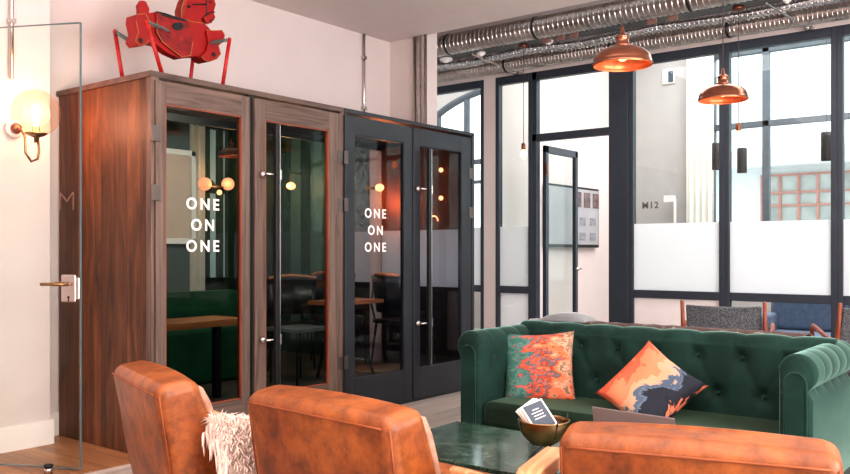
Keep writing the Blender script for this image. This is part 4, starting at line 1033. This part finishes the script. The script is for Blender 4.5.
# sheepskin on chair 1
random.seed(3)
ms = c1.location; an = c1.rotation_euler[2]
def cl(x, y, z): return Matrix.Rotation(an, 3, 'Z') @ Vector((x, y, z))+ms
mb = MB(); rr = []
KP = [(.16, .45), (.0, .47), (-.16, .50), (-.26, .52), (-.32, .58), (-.36, .60), (-.43, .60), (-.465, .57), (-.48, .50), (-.485, .43)]
def kz(f):
    f *= len(KP)-1; i = min(int(f), len(KP)-2); f -= i
    return (KP[i][0]*(1-f)+KP[i+1][0]*f, KP[i][1]*(1-f)+KP[i+1][1]*f)
for i in range(15):
    x = .17+.40*i/14
    row = []
    for k in range(21):
        y, z = kz(k/20); z += (.05-.12*i/14 if z > .515 else 0); row.append(cl(x, y, z+.028+.012*math.sin(9*y+x*14)))
    rr.append(row)
sk = mb.loft(rr, caps=False, closed_ring=False).build('sheepskin', M['fleece'], smooth=True); tag(sk, 'shaggy cream sheepskin draped over the seat and arm of the leftmost armchair', 'sheepskin')
hs = MB()
for q in range(9000):
    i = random.random()*13.99; k = random.random()*19.99
    a = rr[int(i)][int(k)].lerp(rr[int(i)+1][int(k)+1], random.random())
    outx = (int(i)-7)/7; outy = (int(k)-10)/10
    dr = cl(outx*.5+random.uniform(-.6, .6), -outy*.6+random.uniform(-.6, .6), 0)-ms
    L_ = random.uniform(.03, .06); d_ = Vector((dr.x, dr.y, random.uniform(.2, .9))).normalized()
    m1 = a+d_*L_*.6; e1 = m1+(d_+Vector((0, 0, -.9))).normalized()*L_*.5
    sd = d_.cross(Vector((random.random(), random.random(), random.random()))).normalized()*.0032
    hs.add([a-sd, a+sd, m1+sd*.8, m1-sd*.8, e1], [(0, 1, 2, 3), (3, 2, 4)])
# hanging fringe on the near side
for q in range(1500):
    i = int(random.random()*14.99); a = rr[i][20].copy() if random.random() < .6 else rr[0][int(random.random()*20.99)].copy()
    a += Vector((random.uniform(-.02, .02), random.uniform(-.02, .02), random.uniform(-.05, .01)))
    dr = cl(random.uniform(-.4, .2), -.7, 0)-ms
    d_ = Vector((dr.x*.5, dr.y*.5, -.5)).normalized(); L_ = random.uniform(.04, .09)
    m1 = a+d_*L_*.5; e1 = m1+(d_+Vector((0, 0, -1))).normalized()*L_*.5
    sd = d_.cross(Vector((random.random(), random.random(), random.random()))).normalized()*.005
    hs.add([a-sd, a+sd, m1+sd*.8, m1-sd*.8, e1], [(0, 1, 2, 3), (3, 2, 4)])
wo = hs.build('wool', M['fleece'], sk); wo['kind'] = 'stuff'
# rug
tag(MB().box(2.2, 6.0, .4, 3.5, .0, .008).build('rug', M['rug']), 'dark grey green rug under the coffee table and green sofa', 'rug')

# ================================================================= TOY HORSE
HYp = 4.74
def hp(cx, cy, Y=HYp): p_ = on_Y(100+cx/5.27, cy/5.27, HYp-.055); return (p_.x, p_.z)
def hpoly(pts, y0, y1, name, mat, parent, Y=HYp, bevel=.004):
    return MB().prism([hp(a, b, Y) for a, b in pts], (0, 0, 0), (1, 0, 0), (0, 0, 1), (0, 1, 0), y0, y1).build(name, mat, parent, bevel=bevel)
hr = empty('toy_horse', (3.35, HYp, ZT), label='vintage red wooden toy horse hung on springs between four poles, standing on the walnut booth', cat='toy horse')
body = [(188, 110), (192, 76), (240, 72), (300, 60), (345, 70), (390, 86), (440, 98), (500, 112), (556, 118), (580, 138), (600, 162), (640, 160), (655, 185), (646, 222), (622, 240), (634, 285), (612, 312), (572, 326), (550, 318), (522, 296), (480, 298), (430, 306), (372, 280), (306, 232), (262, 225), (238, 238), (206, 240), (186, 214), (200, 172)]
hpoly(body, HYp-.035, HYp+.035, 'body', M['red'], hr)
saddle_b = [(296, 62), (345, 72), (390, 88), (440, 100), (470, 110), (480, 160), (490, 220), (478, 292), (430, 300), (380, 262), (330, 222), (300, 170), (300, 110)]
hpoly(saddle_b, HYp-.055, HYp+.055, 'saddle', plain('dark_red_saddle', '#7a0c0c', .5, var=.6, scale=16), hr)
hpoly([(300, 58), (345, 68), (390, 84), (440, 98), (470, 112), (440, 112), (385, 100), (330, 84)], HYp-.058, HYp+.058, 'saddle_pad', M['black'], hr)
hpoly([(378, 132), (395, 120), (425, 118), (440, 135), (430, 155), (405, 162), (388, 150)], HYp-.060, HYp-.055, 'saddle_emblem', M['black'], hr, bevel=0)
for y0_, y1_ in ((HYp-.06, HYp-.035), (HYp+.035, HYp+.06)):
    hpoly([(192, 76), (238, 72), (262, 120), (268, 200), (240, 232), (206, 240), (186, 214), (202, 170), (188, 112)], y0_, y1_, 'hind_leg', M['red'], hr)
    hpoly([(560, 160), (600, 162), (640, 160), (655, 185), (646, 222), (622, 240), (634, 285), (612, 312), (572, 326), (548, 316), (530, 296), (560, 270), (570, 220)], y0_, y1_, 'fore_leg', M['red'], hr)
for cx, cy in ((211, 213), (596, 288)):
    x, z = hp(cx, cy, HYp-.06)
    MB().lathe([(.016, 0), (.016, .003)], (x, HYp-.06, z), 20, Matrix.Rotation(math.pi/2, 3, 'X')).build('hoof', M['black'], hr)
hpoly([(226, 72), (222, 20), (238, -5), (262, 2), (280, 42), (276, 70)], HYp-.018, HYp+.018, 'tail', M['red'], hr)
head = [(440, 96), (437, 50), (452, 0), (485, -50), (500, -95), (530, -60), (585, -45), (612, -20), (624, 20), (612, 62), (622, 88), (602, 118), (574, 118), (558, 82), (545, 100), (556, 120), (500, 112)]
hpoly(head, HYp-.03, HYp+.03, 'head', M['red'], hr)
hpoly([(438, 92), (436, 50), (450, 0), (484, -52), (500, -40), (466, 10), (452, 90)], HYp-.036, HYp+.036, 'mane', plain('dull_red_mane', '#8c2a20', .6, var=.4, scale=20), hr)
br = MB()
for a, b_ in (((560, 84), (600, 60)), ((600, 60), (616, 62)), ((568, -40), (575, 70)), ((575, 70), (560, 84)), ((500, 20), (575, 20)), ((590, 108), (612, 98))):
    (xa, za), (xb, zb) = hp(*a), hp(*b_); br.tube([(xa, HYp-.034, za), (xb, HYp-.034, zb)], .004, 6)
x, z = hp(592, 8); br.ball((x, HYp-.032, z), .008, 10); x, z = hp(480, 30); br.ball((x, HYp-.032, z), .012, 10)
br.build('bridle', M['black'], hr)
Zb = ZT+.012
gold = plain('dull_gold_pinstripe', '#a8743a', .5)
for pts_ in ([(192, 76), (238, 72), (262, 120), (268, 200), (240, 232), (206, 240), (186, 214), (202, 170), (188, 112)], [(560, 160), (600, 162), (640, 160), (655, 185), (646, 222), (622, 240), (634, 285), (612, 312), (572, 326), (548, 316), (530, 296)]):
    q_ = [hp(a, b) for a, b in pts_]
    MB().tube([(x, HYp-.060, z) for x, z in q_], .0022, 6).build('pinstripe', gold, hr)
for pts_ in (saddle_b[6:], head[-2:]+head[:5]):
    q_ = [hp(a, b) for a, b in pts_]
    MB().tube([(x, HYp-(.055 if pts_[0] in saddle_b else .036), z) for x, z in q_], .0022, 6).build('pinstripe', gold, hr)
def on_front(px, py, Y): return on_Y(px, py, Y)
posts = []
for bpx, tpx, tpy, Y, Yt in ((162.5, 146.5, 21.5, 4.56, 4.53), (222.5, 229.5, 39.5, 4.56, 4.53), (123, 115, 31.5, 4.95, 4.98), (189, 195, 40, 4.95, 4.98)):
    t_ = on_Y(tpx, tpy, Yt); b0 = on_Y(bpx, 75, Y); b0.z = Zb
    MB().tube([b0, t_], .0125, 12).ball(tuple(t_), .014, 12).build('pole', M['redpole'], hr, smooth=True)
    posts.append((b0, t_))
MB().tube([posts[0][0], posts[1][0], posts[3][0], posts[2][0]], .011, 8, closed=True).build('base_frame', M['redpole'], hr)
# springs
def spring(a, b_, name='spring'):
    a, b_ = Vector(a), Vector(b_); d_ = b_-a; L_ = d_.length; t_ = d_.normalized(); u = t_.orthogonal().normalized(); w_ = t_.cross(u); n = 110
    pts = []
    for i in range(n+1):
        f = i/n; ph = f*2*math.pi*12; r = .010 if .12 < f < .88 else .002
        pts.append(a+d_*f+(u*math.cos(ph)+w_*math.sin(ph))*r)
    MB().tube(pts, .003, 5).build(name, M['spring'], hr, smooth=True)
def body_pt(cx, cy, y): x, z = hp(cx, cy, HYp); return Vector((x, y, z))
spring(posts[0][1], body_pt(368, 170, HYp-.06)); spring(posts[1][1], body_pt(575, 228, HYp-.06))
spring(posts[2][1], body_pt(215, 205, HYp+.06)); spring(posts[3][1], body_pt(560, 220, HYp+.06))

# ================================================================= LIGHT
w_ = bpy.data.worlds.new('world'); bpy.context.scene.world = w_; w_.use_nodes = True
bg = w_.node_tree.nodes['Background']; bg.inputs[0].default_value = (.93, .97, 1, 1); bg.inputs[1].default_value = 2.2
area('window_daylight', (3.1, FY0-.4, 1.8), (math.pi/2, 0, math.pi), 5.0, 2.4, 260, (1, .98, .97))
bpy.data.objects['window_daylight'].rotation_euler = (-math.pi/2, 0, math.pi)
area('ceiling_bounce_fill', (.2, -1.2, .9), (math.pi, 0, 0), 3.0, 2.0, 420, (1, .93, .9))  # unseen light added behind the camera to brighten the ceiling
area('room_fill', (1.5, 1.8, CEIL-.06), (0, 0, 0), 3.5, 3.5, 60, (1, .93, .88))  # added fill from above for the main room, not a ceiling fitting
area('duct_zone_light', (7.0, 1.2, 3.3), (0, math.radians(0), 0), .8, 5.0, 40, (1, .97, .95))
area('meeting_fill', (9.9, 1.8, CEIL2+.2), (0, 0, 0), 2.4, 6.0, 260, (1, .99, .98))  # added from above so the frosted panes turn bright
area('annex_fill', (9.9, 7.6, CEIL2+.2), (0, 0, 0), 2.4, 4.0, 120, (1, .99, .98))  # area light filling the annex from above, without a fitting
for n_ in ('meeting_fill', 'annex_fill', 'duct_zone_light', 'room_fill', 'snug_fill', 'walnut_booth_fill'): pass

cam = bpy.data.cameras.new('camera'); co = bpy.data.objects.new('camera', cam); C.objects.link(co)
co.location = (0, 0, EYE); co.rotation_euler = (math.pi/2, 0, TH-math.pi/2)
cam.sensor_width = 36; cam.lens = 36*F/850; cam.shift_y = 15/850; cam.clip_start = .05; cam.clip_end = 200
bpy.context.scene.camera = co
vs = bpy.context.scene.view_settings; vs.view_transform = 'Standard'; vs.look = 'None'; vs.exposure = .25
try: vs.look = 'Medium High Contrast'
except Exception as ex: print('LOOK', ex)
